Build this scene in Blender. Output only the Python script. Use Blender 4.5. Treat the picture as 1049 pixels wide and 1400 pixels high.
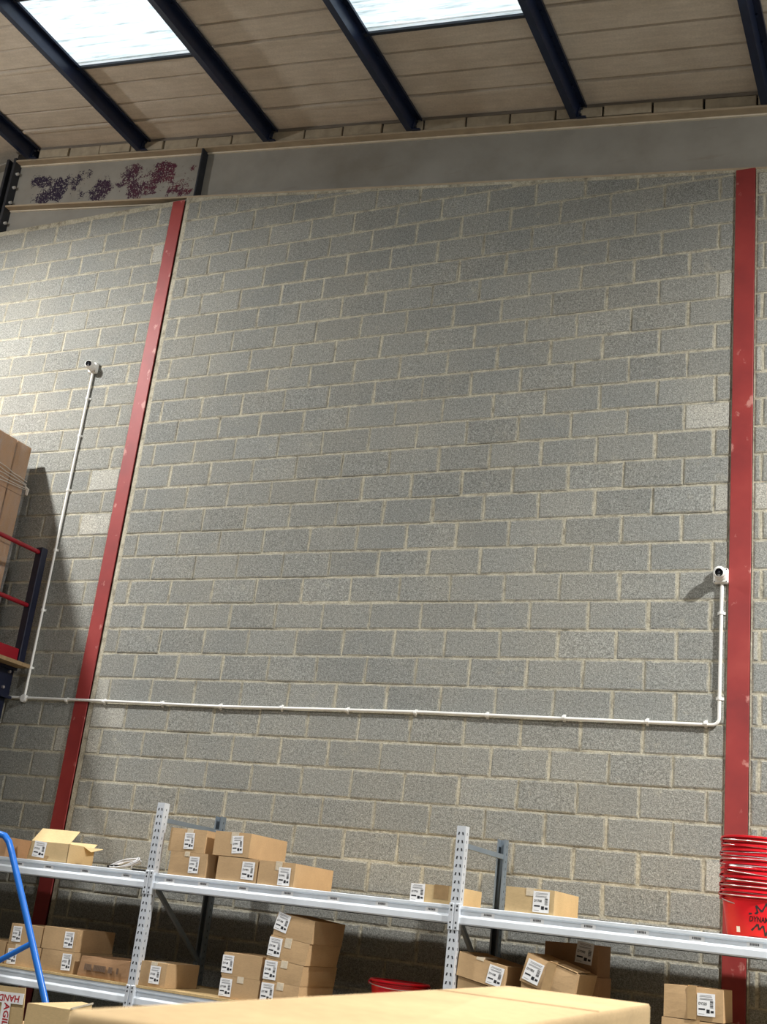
import bpy, math, random
from mathutils import Vector, Matrix, Euler

random.seed(7)
for o in list(bpy.data.objects):
    bpy.data.objects.remove(o)
S = bpy.context.scene
COL = S.collection
PI = math.pi

# ------------------------------------------------------------------ camera
CAM = Vector((6.8566, -8.4722, 1.6117))
YAW, PITCH, ROLL = -0.462155, 0.330766, 0.117986
FPX = 1632.83
cy, sy, cp, sp = math.cos(YAW), math.sin(YAW), math.cos(PITCH), math.sin(PITCH)
fwd = Vector((sy * cp, cy * cp, sp))
rt0 = Vector((cy, -sy, 0))
up0 = rt0.cross(fwd)
cr, sr = math.cos(ROLL), math.sin(ROLL)
rt = cr * rt0 + sr * up0
up = -sr * rt0 + cr * up0
cd = bpy.data.cameras.new('camera')
cam = bpy.data.objects.new('camera', cd)
COL.objects.link(cam)
m3 = Matrix((rt, up, -fwd)).transposed()
cam.matrix_world = Matrix.Translation(CAM) @ m3.to_4x4()
cd.sensor_fit = 'VERTICAL'
cd.sensor_height = 36
cd.sensor_width = 36
cd.lens = FPX / 1400 * 36
cd.clip_start = 0.02
cd.clip_end = 200
cd.dof.use_dof = True
cd.dof.focus_distance = 10.0
cd.dof.aperture_fstop = 15.0
S.camera = cam

# ------------------------------------------------------------------ world and exposure
w = bpy.data.worlds.new('overcast_sky')
S.world = w
w.use_nodes = True
bg = w.node_tree.nodes['Background']
bg.inputs[0].default_value = (0.86, 0.93, 1.0, 1)
bg.inputs[1].default_value = 2.4
S.view_settings.view_transform = 'Standard'
S.view_settings.look = 'None'
S.view_settings.gamma = 1
S.view_settings.use_curve_mapping = False
S.view_settings.exposure = -0.22

LAMPS = [(-2.62, -3.3, 8.4, 860), (10.0, -2.7, 7.6, 1420), (4.4, -7.6, 8.0, 400), (-2.62, -14.0, 8.4, 130), (10.0, -14.0, 7.6, 130)]

# ------------------------------------------------------------------ materials
def lin(r, g, b):
    f = lambda c: ((c / 255 + 0.055) / 1.055) ** 2.4 if c / 255 > 0.04045 else c / 255 / 12.92
    return (f(r), f(g), f(b), 1)


class NT:
    def __init__(s, name):
        s.m = bpy.data.materials.new(name)
        s.m.use_nodes = True
        s.t = s.m.node_tree
        s.n = s.t.nodes
        s.b = s.n['Principled BSDF']
        s.x = 0

    def new(s, typ, **kw):
        n = s.n.new(typ)
        for k, v in kw.items():
            setattr(n, k, v)
        return n

    def set(s, sock, v):
        if hasattr(v, 'is_output'):
            s.t.links.new(v, sock)
        elif v is not None:
            sock.default_value = v

    def pos(s):
        return s.new('ShaderNodeNewGeometry').outputs['Position']

    def obj(s):
        return s.new('ShaderNodeTexCoord').outputs['Object']

    def mapv(s, v, scale, loc=(0, 0, 0)):
        n = s.new('ShaderNodeMapping')
        s.set(n.inputs['Vector'], v)
        n.inputs['Scale'].default_value = scale
        s.set(n.inputs['Location'], loc)
        return n.outputs[0]

    def noise(s, v, scale, detail=2, rough=.5, out='Fac'):
        n = s.new('ShaderNodeTexNoise')
        s.set(n.inputs['Vector'], v)
        n.inputs['Scale'].default_value = scale
        n.inputs['Detail'].default_value = detail
        n.inputs['Roughness'].default_value = rough
        return n.outputs[out]

    def ramp(s, f, stops, interp='LINEAR'):
        n = s.new('ShaderNodeValToRGB')
        n.color_ramp.interpolation = interp
        e = n.color_ramp.elements
        while len(e) < len(stops):
            e.new(0.5)
        for q, (p, c) in zip(e, stops):
            q.position = p
            q.color = c if len(c) == 4 else (*c, 1)
        s.set(n.inputs[0], f)
        return n.outputs[0]

    def math(s, op, a, b=None, clamp=False):
        n = s.new('ShaderNodeMath', operation=op, use_clamp=clamp)
        s.set(n.inputs[0], a)
        if b is not None:
            s.set(n.inputs[1], b)
        return n.outputs[0]

    def mix(s, f, a, b, blend='MIX'):
        n = s.new('ShaderNodeMix', data_type='RGBA', blend_type=blend)
        s.set(n.inputs[0], f)
        s.set(n.inputs[6], a)
        s.set(n.inputs[7], b)
        return n.outputs[2]

    def bump(s, h, strength, dist):
        n = s.new('ShaderNodeBump')
        n.inputs['Strength'].default_value = strength
        n.inputs['Distance'].default_value = dist
        s.set(n.inputs['Height'], h)
        s.t.links.new(n.outputs[0], s.b.inputs['Normal'])

    def out(s, col=None, rough=.6, metal=0, spec=None):
        s.set(s.b.inputs['Base Color'], col)
        s.set(s.b.inputs['Roughness'], rough)
        s.set(s.b.inputs['Metallic'], metal)
        if spec is not None:
            s.b.inputs['Specular IOR Level'].default_value = spec
        return s.m


def g3(v):
    return (v, v, v, 1)


def plain(name, col, rough=.5, metal=0, var=.12, scale=6, bump=0, spec=None):
    t = NT(name)
    p = t.pos()
    n = t.noise(p, scale, 4, .6)
    c = t.mix(1.0, col, t.ramp(n, [(.3, g3(1 - var)), (.7, g3(1 + var * .6))]), 'MULTIPLY')
    if bump:
        t.bump(t.noise(p, scale * 6, 3), bump, .004)
    return t.out(c, rough, metal, spec)


def mat_block(name, base, pale=0.0):
    t = NT(name)
    p = t.pos()
    oi = t.new('ShaderNodeObjectInfo').outputs['Random']
    gi = t.new('ShaderNodeNewGeometry').outputs['Random Per Island']
    r = t.math('FRACT', t.math('ADD', oi, gi))
    speck = t.noise(p, 115, 2, .7)
    grit = t.noise(p, 46, 3, .7)
    big = t.noise(p, 1.3, 3, .5)
    smear = t.noise(p, 7.5, 5, .65)
    c = t.mix(1.0, base, t.ramp(r, [(0, g3(.92)), (.45, g3(1)), (.85, g3(1.02)), (1, g3(1.09))]), 'MULTIPLY')
    c = t.mix(1.0, c, t.ramp(speck, [(.30, g3(.52)), (.5, g3(1.0)), (.68, g3(1.5))]), 'MULTIPLY')
    c = t.mix(1.0, c, t.ramp(grit, [(.32, g3(.78)), (.68, g3(1.2))]), 'MULTIPLY')
    c = t.mix(1.0, c, t.ramp(big, [(.35, (.94, .95, .95)), (.65, (1.06, 1.04, 1.0))]), 'MULTIPLY')
    sm = t.ramp(smear, [(.60, g3(0)), (.78, g3(1))])
    c = t.mix(t.math('MULTIPLY', sm, .35 + pale), c, lin(196, 190, 168))
    t.bump(t.math('ADD', t.math('MULTIPLY', speck, .6), grit), .55, .006)
    return t.out(c, .93, 0, .15)


def mat_mortar():
    t = NT('mortar')
    p = t.pos()
    c = t.ramp(t.noise(p, 9, 5, .65), [(.30, lin(122, 117, 104)), (.48, lin(178, 172, 153)), (.75, lin(202, 197, 179))])
    c = t.mix(1.0, c, t.ramp(t.noise(p, 90, 2), [(.3, g3(.75)), (.7, g3(1.15))]), 'MULTIPLY')
    t.bump(t.noise(p, 60, 3), .6, .006)
    return t.out(c, .95, 0, .1)


def mat_smear():
    t = NT('mortar_smeared_arris')
    p = t.pos()
    f = t.ramp(t.noise(p, 8, 5, .7), [(.40, g3(0)), (.62, g3(1))])
    c = t.mix(t.math('MULTIPLY', f, .62), lin(134, 134, 128), lin(186, 180, 160))
    c = t.mix(1.0, c, t.ramp(t.noise(p, 100, 2, .7), [(.30, g3(.62)), (.5, g3(1.0)), (.68, g3(1.35))]), 'MULTIPLY')
    t.bump(t.noise(p, 60, 3), .5, .006)
    return t.out(c, .94, 0, .12)


def mat_card(name, base, amt=1.0):
    t = NT(name)
    p = t.pos()
    oi = t.new('ShaderNodeObjectInfo').outputs['Random']
    c = t.mix(1.0, base, t.ramp(oi, [(0, g3(.9)), (1, g3(1.08))]), 'MULTIPLY')
    fib = t.noise(t.mapv(p, (60, 60, 260)), 1, 3)
    c = t.mix(1.0, c, t.ramp(fib, [(.3, g3(.93)), (.7, g3(1.05))]), 'MULTIPLY')
    c = t.mix(1.0, c, t.ramp(t.noise(p, 5, 4, .6), [(.3, g3(.90)), (.7, g3(1.06))]), 'MULTIPLY')
    t.bump(t.noise(p, 14, 3), .25, .004)
    return t.out(c, .82, 0, .2)


def mat_red():
    t = NT('red_oxide_paint')
    p = t.pos()
    c = t.ramp(t.noise(p, 2.2, 4, .6), [(.3, lin(128, 46, 46)), (.55, lin(146, 52, 50)), (.8, lin(160, 66, 60))])
    sc = t.ramp(t.noise(t.mapv(p, (9, 9, 6)), 1, 6, .6), [(.64, g3(0)), (.69, g3(1))])
    c = t.mix(t.math('MULTIPLY', sc, .6), c, lin(205, 150, 140))
    return t.out(c, .55, 0, .4)


def mat_rafter():
    t = NT('weathered_grey_steel_paint')
    p = t.pos()
    c = t.ramp(t.noise(p, 1.7, 5, .6), [(.3, lin(138, 134, 125)), (.55, lin(153, 150, 142)), (.8, lin(162, 159, 152))])
    st = t.ramp(t.noise(t.mapv(p, (1.2, 1, 9)), 1, 5, .6), [(.62, g3(0)), (.75, g3(1))])
    c = t.mix(t.math('MULTIPLY', st, .3), c, lin(118, 98, 74))
    # flaking patch of old purple and red paint on the haunched end of the web
    sx = t.new('ShaderNodeSeparateXYZ')
    t.set(sx.inputs[0], p)
    X, Y, Z = sx.outputs

    def band(v, a, b, s):
        n = t.new('ShaderNodeMapRange')
        t.set(n.inputs[0], v)
        n.inputs[1].default_value, n.inputs[2].default_value = a, a + s
        q = t.new('ShaderNodeMapRange')
        t.set(q.inputs[0], v)
        q.inputs[1].default_value, q.inputs[2].default_value = b, b - s
        return t.math('MULTIPLY', n.outputs[0], q.outputs[0])
    zr = t.math('ADD', Z, t.math('MULTIPLY', X, .127))     # height above the sloping flange line
    a1 = t.math('MULTIPLY', band(X, -2.40, -1.45, .22), band(zr, 8.44, 8.93, .12))
    a2 = t.math('MULTIPLY', band(X, -1.62, -0.90, .3), band(zr, 8.42, 8.84, .2))
    a3 = t.math('MULTIPLY', band(X, -1.10, 0.02, .22), band(zr, 8.46, 8.97, .10))
    area = t.math('MAXIMUM', a1, t.math('MAXIMUM', a2, a3))
    low = t.noise(p, 4.6, 4, .6)
    v = t.noise(p, 30, 3, .6)
    f = t.math('ADD', area, t.math('MULTIPLY', t.math('SUBTRACT', low, .5), 4.2))
    f = t.math('MULTIPLY', f, t.math('GREATER_THAN', area, .03))
    cover = t.ramp(f, [(.46, g3(0)), (1.15, g3(1))])
    ridge = t.math('MULTIPLY', t.math('ABSOLUTE', t.math('SUBTRACT', v, .5)), 10)
    fl = t.ramp(t.math('SUBTRACT', t.math('MULTIPLY', cover, 1.15), ridge), [(.10, g3(0)), (.22, g3(1))])
    xr = t.new('ShaderNodeMapRange')
    t.set(xr.inputs[0], X)
    xr.inputs[1].default_value, xr.inputs[2].default_value = -1.5, -.3
    pc = t.mix(t.math('MULTIPLY', xr.outputs[0], t.noise(p, 11, 2)), lin(40, 28, 54), lin(112, 30, 44))
    c = t.mix(fl, c, pc)
    return t.out(c, .6, .0, .35)


def mat_galv(name, base, rough=.42):
    t = NT(name)
    p = t.pos()
    v = t.new('ShaderNodeTexVoronoi')
    v.inputs['Scale'].default_value = 70
    t.set(v.inputs['Vector'], p)
    sp_ = t.ramp(v.outputs['Color'], [(0, g3(.95)), (1, g3(1.04))])
    c = t.mix(1.0, base, sp_, 'MULTIPLY')
    c = t.mix(1.0, c, t.ramp(t.noise(p, 3, 4), [(.3, g3(.88)), (.7, g3(1.06))]), 'MULTIPLY')
    return t.out(c, rough, .35, .5)


def mat_roof():
    t = NT('fibre_cement_sheet')
    p = t.pos()
    c = t.ramp(t.noise(p, 2.4, 5, .6), [(.3, lin(194, 182, 166)), (.55, lin(206, 195, 180)), (.8, lin(214, 204, 190))])
    c = t.mix(1.0, c, t.ramp(t.noise(t.mapv(p, (3, 26, 3)), 1, 4), [(.35, g3(.92)), (.7, g3(1.05))]), 'MULTIPLY')
    c = t.mix(1.0, c, t.ramp(t.noise(p, 60, 2), [(.3, g3(.92)), (.7, g3(1.05))]), 'MULTIPLY')
    return t.out(c, .9, 0, .15)


def mat_rooflight():
    t = NT('translucent_rooflight_sheet')
    p = t.pos()
    tr = t.new('ShaderNodeBsdfTranslucent')
    n1 = t.noise(t.mapv(p, (2.2, 24, 2.2)), 1, 6, .6)
    c = t.ramp(n1, [(.28, lin(150, 160, 156)), (.42, lin(214, 224, 224)), (.62, lin(250, 252, 252))])
    moss = t.ramp(t.noise(p, 17, 5, .7), [(.64, g3(0)), (.72, g3(1))])
    c = t.mix(t.math('MULTIPLY', moss, .5), c, lin(120, 122, 96))
    t.set(tr.inputs[0], c)
    mx = t.new('ShaderNodeMixShader')
    mx.inputs[0].default_value = .78
    t.set(t.b.inputs['Base Color'], c)
    t.b.inputs['Roughness'].default_value = .4
    t.t.links.new(t.b.outputs[0], mx.inputs[1])
    t.t.links.new(tr.outputs[0], mx.inputs[2])
    t.t.links.new(mx.outputs[0], t.n['Material Output'].inputs[0])
    return t.m


def mat_film():
    t = NT('clear_stretch_film')
    p = t.pos()
    a = t.noise(t.mapv(p, (8, 14, 4)), 1, 6, .7)
    f = t.ramp(a, [(.42, g3(.05)), (.6, g3(.16)), (.72, g3(.42))])
    tr = t.new('ShaderNodeBsdfTransparent')
    mx = t.new('ShaderNodeMixShader')
    t.set(mx.inputs[0], f)
    t.b.inputs['Base Color'].default_value = (.8, .8, .8, 1)
    t.b.inputs['Roughness'].default_value = .2
    t.bump(a, .5, .01)
    t.t.links.new(tr.outputs[0], mx.inputs[1])
    t.t.links.new(t.b.outputs[0], mx.inputs[2])
    t.t.links.new(mx.outputs[0], t.n['Material Output'].inputs[0])
    return t.m


def mat_wood(name, base):
    t = NT(name)
    p = t.pos()
    c = t.mix(1.0, base, t.ramp(t.noise(t.mapv(p, (3, 40, 40)), 1, 4), [(.3, g3(.8)), (.7, g3(1.12))]), 'MULTIPLY')
    c = t.mix(1.0, c, t.ramp(t.noise(p, 70, 2), [(.3, g3(.85)), (.7, g3(1.1))]), 'MULTIPLY')
    return t.out(c, .8, 0, .2)


def mat_floor():
    t = NT('concrete_floor_paint')
    p = t.pos()
    c = t.ramp(t.noise(p, 1.2, 6, .6), [(.3, lin(92, 92, 88)), (.7, lin(112, 110, 104))])
    return t.out(c, .5, 0, .4)


M = dict(
    block=mat_block('grey_concrete_block', lin(140, 141, 137)),
    block_pale=mat_block('lime_smeared_concrete_block', lin(170, 169, 162), .35),
    mortar=mat_mortar(), smear=mat_smear(),
    top_block=plain('buff_top_block', lin(176, 164, 143), .9, 0, .2, 9, .4, .15),
    red=mat_red(), rafter=mat_rafter(),
    navy=plain('navy_purlin_paint', lin(30, 40, 64), .33, .15, .25, 4),
    navy2=plain('navy_paint_shaded', lin(15, 21, 44), .4, 0, .2, 5),  # navy lowered to put the load's cast shadow into the colour
    darksteel=plain('dark_bolted_steel', lin(50, 54, 62), .45, .3, .2, 12),
    roof=mat_roof(), rooflight=mat_rooflight(),
    flash=plain('grey_verge_strip', lin(122, 114, 104), .8, 0, .15, 5),
    darkgap=plain('gap_shade', lin(46, 42, 38), .9, 0, .2, 8),  # shade of the gap round the capping blocks put into colour
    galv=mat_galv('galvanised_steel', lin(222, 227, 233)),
    tan=plain('tan_flange_paint', lin(172, 156, 132), .6, 0, .15, 5),
    pale_edge=plain('pale_fillet', lin(226, 216, 196), .6, 0, .1, 8),  # paler tone along the web and flange roots
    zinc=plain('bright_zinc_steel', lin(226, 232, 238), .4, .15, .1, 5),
    galv2=mat_galv('shaded_galvanised_steel', lin(128, 140, 150), .5),  # rear steel drawn darker, shelf shade put into its colour
    hole=plain('dark_slot', lin(26, 28, 34), .8),
    card=mat_card('kraft_cardboard', lin(188, 157, 118)),
    card2=mat_card('pale_kraft_cardboard', lin(206, 179, 134)),
    card3=mat_card('brown_kraft_cardboard', lin(168, 132, 98)),
    card_in=mat_card('kraft_cardboard_inside', lin(226, 200, 150)),
    tape=plain('clear_brown_tape', lin(176, 146, 106), .18, 0, .1, 30, 0, .6),
    tape_w=plain('clear_white_tape', lin(214, 200, 176), .15, 0, .15, 60, 0, .7),
    paper=plain('white_label_paper', lin(236, 236, 236), .6, 0, .04, 20),
    ink=plain('black_print', lin(30, 30, 36), .6),
    inkgrey=plain('grey_print', lin(150, 150, 152), .6),
    faded=plain('faded_brown_print', lin(120, 98, 80), .7),
    fgcard=mat_card('bright_kraft_cardboard', lin(200, 172, 129)),
    inkred=plain('red_print', lin(178, 30, 44), .6),
    white=plain('white_plastic', lin(236, 236, 232), .35, 0, .05, 10),
    greyp=plain('pale_grey_plastic', lin(190, 190, 186), .4, 0, .05, 10),
    lens=plain('black_lens_glass', lin(8, 9, 16), .06, 0, .1, 10, 0, .6),
    bucket=plain('red_plastic', lin(206, 20, 34), .28, 0, .12, 5, 0, .5),
    bucketdark=plain('dark_red_plastic', lin(150, 14, 30), .3, 0, .1, 5, 0, .5),
    wire=plain('bright_wire', lin(206, 200, 200), .3, .7, .05, 10),
    redrail=plain('red_paint_shaded', lin(138, 16, 32), .38, 0, .12, 5),  # red darkened for the shadow over the guard rails
    blue=plain('blue_tube_paint', lin(36, 112, 206), .3, 0, .1, 5),
    wood=mat_wood('chipboard', lin(204, 176, 128)),
    deckwood=mat_wood('darkened_deck_board', lin(150, 128, 96)),  # darkened to cut the bounce light thrown on the wall
    pallet=mat_wood('pallet_wood', lin(176, 146, 104)),
    film=mat_film(), floor=mat_floor(),
    wallplain=plain('painted_blockwork', lin(132, 130, 124), .9, 0, .1, 3),
    strand=plain('bunched_film', lin(196, 188, 178), .3),
    cable=plain('white_cable', lin(214, 214, 216), .4),
    rubber=plain('black_rubber', lin(30, 30, 30), .7),
)


# ------------------------------------------------------------------ mesh helpers
class MB:
    def __init__(s):
        s.v, s.f, s.mi = [], [], []
        s.smooth = False

    def add(s, vs, fs, mi=0, xf=None):
        o = len(s.v)
        s.v += [tuple(xf @ Vector(v)) if xf else tuple(v) for v in vs]
        s.f += [tuple(i + o for i in f) for f in fs]
        s.mi += [mi] * len(fs)
        return s

    def hexa(s, b, t, mi=0, xf=None):
        """b, t: four bottom and four top corners, both anticlockwise from above"""
        return s.add(list(b) + list(t), [(3, 2, 1, 0), (4, 5, 6, 7), (0, 1, 5, 4), (1, 2, 6, 5), (2, 3, 7, 6), (3, 0, 4, 7)], mi, xf)

    def box(s, a, b, mi=0, xf=None):
        (x0, y0, z0), (x1, y1, z1) = a, b
        return s.hexa([(x0, y0, z0), (x1, y0, z0), (x1, y1, z0), (x0, y1, z0)], [(x0, y0, z1), (x1, y0, z1), (x1, y1, z1), (x0, y1, z1)], mi, xf)

    def bbox(s, a, b, bev, mi=0, xf=None):
        """chamfered box"""
        (x0, y0, z0), (x1, y1, z1) = a, b
        c = bev
        vs, idx = [], {}
        for ix, X in enumerate((x0, x1)):
            for iy, Y in enumerate((y0, y1)):
                for iz, Z in enumerate((z0, z1)):
                    dx, dy, dz = (c if ix == 0 else -c), (c if iy == 0 else -c), (c if iz == 0 else -c)
                    for k, p in enumerate(((X, Y + dy, Z + dz), (X + dx, Y, Z + dz), (X + dx, Y + dy, Z))):
                        idx[(ix, iy, iz, k)] = len(vs)
                        vs.append(p)
        q = lambda *a: [idx[i] for i in a]
        fs = []
        for i in (0, 1):
            a = q((i, 0, 0, 0), (i, 1, 0, 0), (i, 1, 1, 0), (i, 0, 1, 0)); fs.append(a if i else a[::-1])
            a = q((0, i, 0, 1), (1, i, 0, 1), (1, i, 1, 1), (0, i, 1, 1)); fs.append(a if not i else a[::-1])
            a = q((0, 0, i, 2), (1, 0, i, 2), (1, 1, i, 2), (0, 1, i, 2)); fs.append(a if i else a[::-1])
        for i in (0, 1):
            for j in (0, 1):
                a = q((0, i, j, 1), (1, i, j, 1), (1, i, j, 2), (0, i, j, 2)); fs.append(a if i == j else a[::-1])
                a = q((i, 0, j, 0), (i, 1, j, 0), (i, 1, j, 2), (i, 0, j, 2)); fs.append(a[::-1] if i == j else a)
                a = q((i, j, 0, 0), (i, j, 1, 0), (i, j, 1, 1), (i, j, 0, 1)); fs.append(a if i == j else a[::-1])
        for i in (0, 1):
            for j in (0, 1):
                for k in (0, 1):
                    a = q((i, j, k, 0), (i, j, k, 1), (i, j, k, 2)); fs.append(a if (i + j + k) % 2 else a[::-1])
        return s.add(vs, fs, mi, xf)

    def prism(s, pts, d0, d1, axis='x', mi=0, xf=None):
        """polygon pts extruded along axis; x: pts=(y,z), y: pts=(x,z), z: pts=(x,y)"""
        n = len(pts)
        mk = {'x': lambda p, d: (d, p[0], p[1]), 'y': lambda p, d: (p[0], d, p[1]), 'z': lambda p, d: (p[0], p[1], d)}[axis]
        vs = [mk(p, d0) for p in pts] + [mk(p, d1) for p in pts]
        fs = [tuple(range(n))[::-1], tuple(range(n, 2 * n))] + [(i, (i + 1) % n, n + (i + 1) % n, n + i) for i in range(n)]
        return s.add(vs, fs, mi, xf)

    def tube(s, pts, r, seg=10, mi=0, caps=True, xf=None):
        pts = [Vector(p) for p in pts]
        n = len(pts)
        vs, fs = [], []
        prev = None
        for i, p in enumerate(pts):
            d = (pts[min(i + 1, n - 1)] - pts[max(i - 1, 0)]).normalized()
            if prev is None:
                a = d.orthogonal().normalized()
            else:
                a = (prev - d * prev.dot(d)).normalized()
            prev = a
            b = d.cross(a)
            rr = r[i] if isinstance(r, (list, tuple)) else r
            for k in range(seg):
                t = 2 * PI * k / seg
                vs.append(tuple(p + (a * math.cos(t) + b * math.sin(t)) * rr))
        for i in range(n - 1):
            for k in range(seg):
                k2 = (k + 1) % seg
                fs.append((i * seg + k, i * seg + k2, (i + 1) * seg + k2, (i + 1) * seg + k))
        if caps:
            fs.append(tuple(range(seg))[::-1])
            fs.append(tuple(range((n - 1) * seg, n * seg)))
        return s.add(vs, fs, mi, xf)

    def lathe(s, prof, seg=28, mi=0, xf=None, cap0=False, cap1=False):
        """prof: (r, z) up the axis"""
        vs, fs = [], []
        for r, z in prof:
            for k in range(seg):
                t = 2 * PI * k / seg
                vs.append((r * math.cos(t), r * math.sin(t), z))
        for i in range(len(prof) - 1):
            for k in range(seg):
                k2 = (k + 1) % seg
                fs.append((i * seg + k, i * seg + k2, (i + 1) * seg + k2, (i + 1) * seg + k))
        if cap0:
            fs.append(tuple(range(seg))[::-1])
        if cap1:
            fs.append(tuple(range((len(prof) - 1) * seg, len(prof) * seg)))
        return s.add(vs, fs, mi, xf)

    def mesh(s, name, mats):
        me = bpy.data.meshes.new(name)
        me.from_pydata(s.v, [], s.f)
        for m in (mats if isinstance(mats, (list, tuple)) else [mats]):
            me.materials.append(M[m] if isinstance(m, str) else m)
        me.polygons.foreach_set('material_index', s.mi)
        if s.smooth:
            me.polygons.foreach_set('use_smooth', [True] * len(s.f))
        me.update()
        return me

    def build(s, name, mats, parent=None, loc=None, rot=None):
        return link(name, s.mesh(name, mats), parent, loc, rot)


def link(name, me, parent=None, loc=None, rot=None):
    o = bpy.data.objects.new(name, me)
    COL.objects.link(o)
    if parent:
        o.parent = parent
    if loc is not None:
        o.location = loc
    if rot is not None:
        o.rotation_euler = rot
    return o


def smooth(o, ang=40):
    me = o.data
    me.polygons.foreach_set('use_smooth', [True] * len(me.polygons))
    try:
        me.set_sharp_from_angle(angle=math.radians(ang))
    except Exception:
        pass
    return o


def thing(name, label, cat, loc=(0, 0, 0), group=None, rot=None):
    o = bpy.data.objects.new(name, None)
    COL.objects.link(o)
    o.location = loc
    if rot:
        o.rotation_euler = rot
    o.empty_display_size = .1
    return tag(o, label, cat, group)


def tag(o, label=None, cat=None, group=None, kind=None):
    if label: o['label'] = label
    if cat: o['category'] = cat
    if group: o['group'] = group
    if kind: o['kind'] = kind
    return o


def struct(o, label=None):
    o['kind'] = 'structure'
    if label: o['label'] = label
    return o


_txt = {}


def text_mesh(s):
    if s not in _txt:
        c = bpy.data.curves.new('t', 'FONT')
        c.body = s
        c.size = 1
        c.resolution_u = 2
        c.offset = .022
        o = bpy.data.objects.new('t', c)
        COL.objects.link(o)
        dg = bpy.context.evaluated_depsgraph_get()
        me = bpy.data.meshes.new_from_object(o.evaluated_get(dg))
        vs = [v.co.copy() for v in me.vertices]
        fs = [tuple(p.vertices) for p in me.polygons]
        x0, x1 = min(v.x for v in vs), max(v.x for v in vs)
        y0, y1 = min(v.y for v in vs), max(v.y for v in vs)
        vs = [((v.x - x0) / (x1 - x0), (v.y - y0) / (y1 - y0)) for v in vs]
        _txt[s] = (vs, fs)
        bpy.data.objects.remove(o)
        bpy.data.curves.remove(c)
        bpy.data.meshes.remove(me)
    return _txt[s]


# ------------------------------------------------------------------ lamps (out of frame, hung from the roof)
SL = 0.127                               # roof slope
TH = math.atan(SL)
XR = -2.62                               # ridge
roof_z = lambda x: (9.2 - SL * x) if x > XR else (9.2 - SL * XR + SL * (x - XR))
raf_top = lambda x: 9.032 - SL * x
raf_bot = lambda x: 8.412 - SL * x
for i, (x, y, z, p) in enumerate(LAMPS):
    t = thing('high_bay_lamp', ['bell-shaped high bay lamp hanging under the ridge near the block wall', 'bell-shaped high bay lamp hanging near the block wall far right',
                                'bell-shaped high bay lamp hanging above and behind the photographer', 'bell-shaped high bay lamp under the ridge at the rear of the hall',
                                'bell-shaped high bay lamp at the rear right of the hall'][i], 'lamp', (x, y, z), 'high bay lamps')
    b = MB(); b.lathe([(.05, .30), (.09, .28), (.10, .16), (.26, .0), (.255, -.002), (.09, .15), (.0, .15)], 24)
    smooth(b.build('housing', 'greyp', t))
    b = MB(); b.tube([(0, 0, .29), (0, 0, roof_z(x) - z)], .008, 6)
    b.build('hanger', 'darksteel', t)
    ld = bpy.data.lights.new('high_bay_light', 'AREA')
    ld.shape = 'DISK'
    ld.size = .32
    if i == 2:
        ld.spread = 2.4
    ld.energy = p
    ld.color = (1.0, .99, .965)
    lo = link('lamp_glow', ld, t, (0, 0, -.01))
    pd = bpy.data.lights.new('prismatic_bell_light', 'POINT')   # sideways glow of the prismatic bell
    pd.energy = p * .22
    pd.shadow_soft_size = .12
    pd.color = (1.0, .99, .965)
    link('bell_glow', pd, t, (0, 0, -.14))

# ------------------------------------------------------------------ floor, far walls
b = MB(); b.box((-19, -20, -.1), (14, .3, 0))
struct(b.build('floor', 'floor'), 'grey painted concrete warehouse floor')
for nm, a, c in (('wall_left', (-19.2, -20, 0), (-19, .3, 9.6)), ('wall_right', (14, -20, 0), (14.2, .3, 9.6)), ('wall_front', (-19.2, -20.2, 0), (14.2, -20, 10))):
    b = MB(); b.box(a, c)
    struct(b.build(nm, 'wallplain'), 'plain block wall closing the hall out of view')

# ------------------------------------------------------------------ rear block wall
C_H = .225
Z0 = 7.45                                   # bed joint 0


def clip(poly, a, b_, c):
    """keep a*x+b*z<=c"""
    out = []
    n = len(poly)
    for i in range(n):
        p, q = poly[i], poly[(i + 1) % n]
        fp, fq = a * p[0] + b_ * p[1] - c, a * q[0] + b_ * q[1] - c
        if fp <= 0: out.append(p)
        if (fp < 0 < fq) or (fq < 0 < fp):
            t = fp / (fp - fq)
            out.append((p[0] + t * (q[0] - p[0]), p[1] + t * (q[1] - p[1])))
    return out


def block_geo(mb, poly, y0=0.0, bev=.011, depth=.07):
    cx = sum(p[0] for p in poly) / len(poly)
    cz = sum(p[1] for p in poly) / len(poly)
    n = len(poly)

    def inset(p):
        dx, dz = cx - p[0], cz - p[1]
        return (p[0] + max(-bev, min(bev, dx * .5)), p[1] + max(-bev, min(bev, dz * .5)))
    vs = [(*inset(p),) for p in poly]
    V = [(p[0], y0, p[1]) for p in vs] + [(p[0], y0 + .0035, p[1]) for p in poly] + [(p[0], y0 + depth, p[1]) for p in poly]
    F, G = [tuple(range(n))], []
    for i in range(n):
        j = (i + 1) % n
        G.append((n + i, n + j, j, i))
        F.append((2 * n + i, 2 * n + j, n + j, n + i))
    mb.add(V, F)
    mb.f += [tuple(q + len(mb.v) - len(V) for q in g) for g in G]
    mb.mi += [1] * n
    return mb


FULL = []
for k in range(8):
    r = random.Random(k)
    j = lambda s: r.uniform(-s, s)
    hx, hz = .2185, .1065
    poly = [(-hx + j(.004), -hz + j(.0025)), (hx + j(.004), -hz + j(.0025)), (hx + j(.004), hz + j(.0025)), (-hx + j(.004), hz + j(.0025))]
    mb = MB(); block_geo(mb, poly, j(.0015))
    FULL.append(mb.mesh('block', ['block', 'smear']))


def area_px(x, z):
    d = Vector((x, 0, z)) - CAM
    zc = d.dot(fwd)
    return max(0, -d.y) / zc ** 3 if zc < 0 else abs(d.y) / zc ** 3


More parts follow.
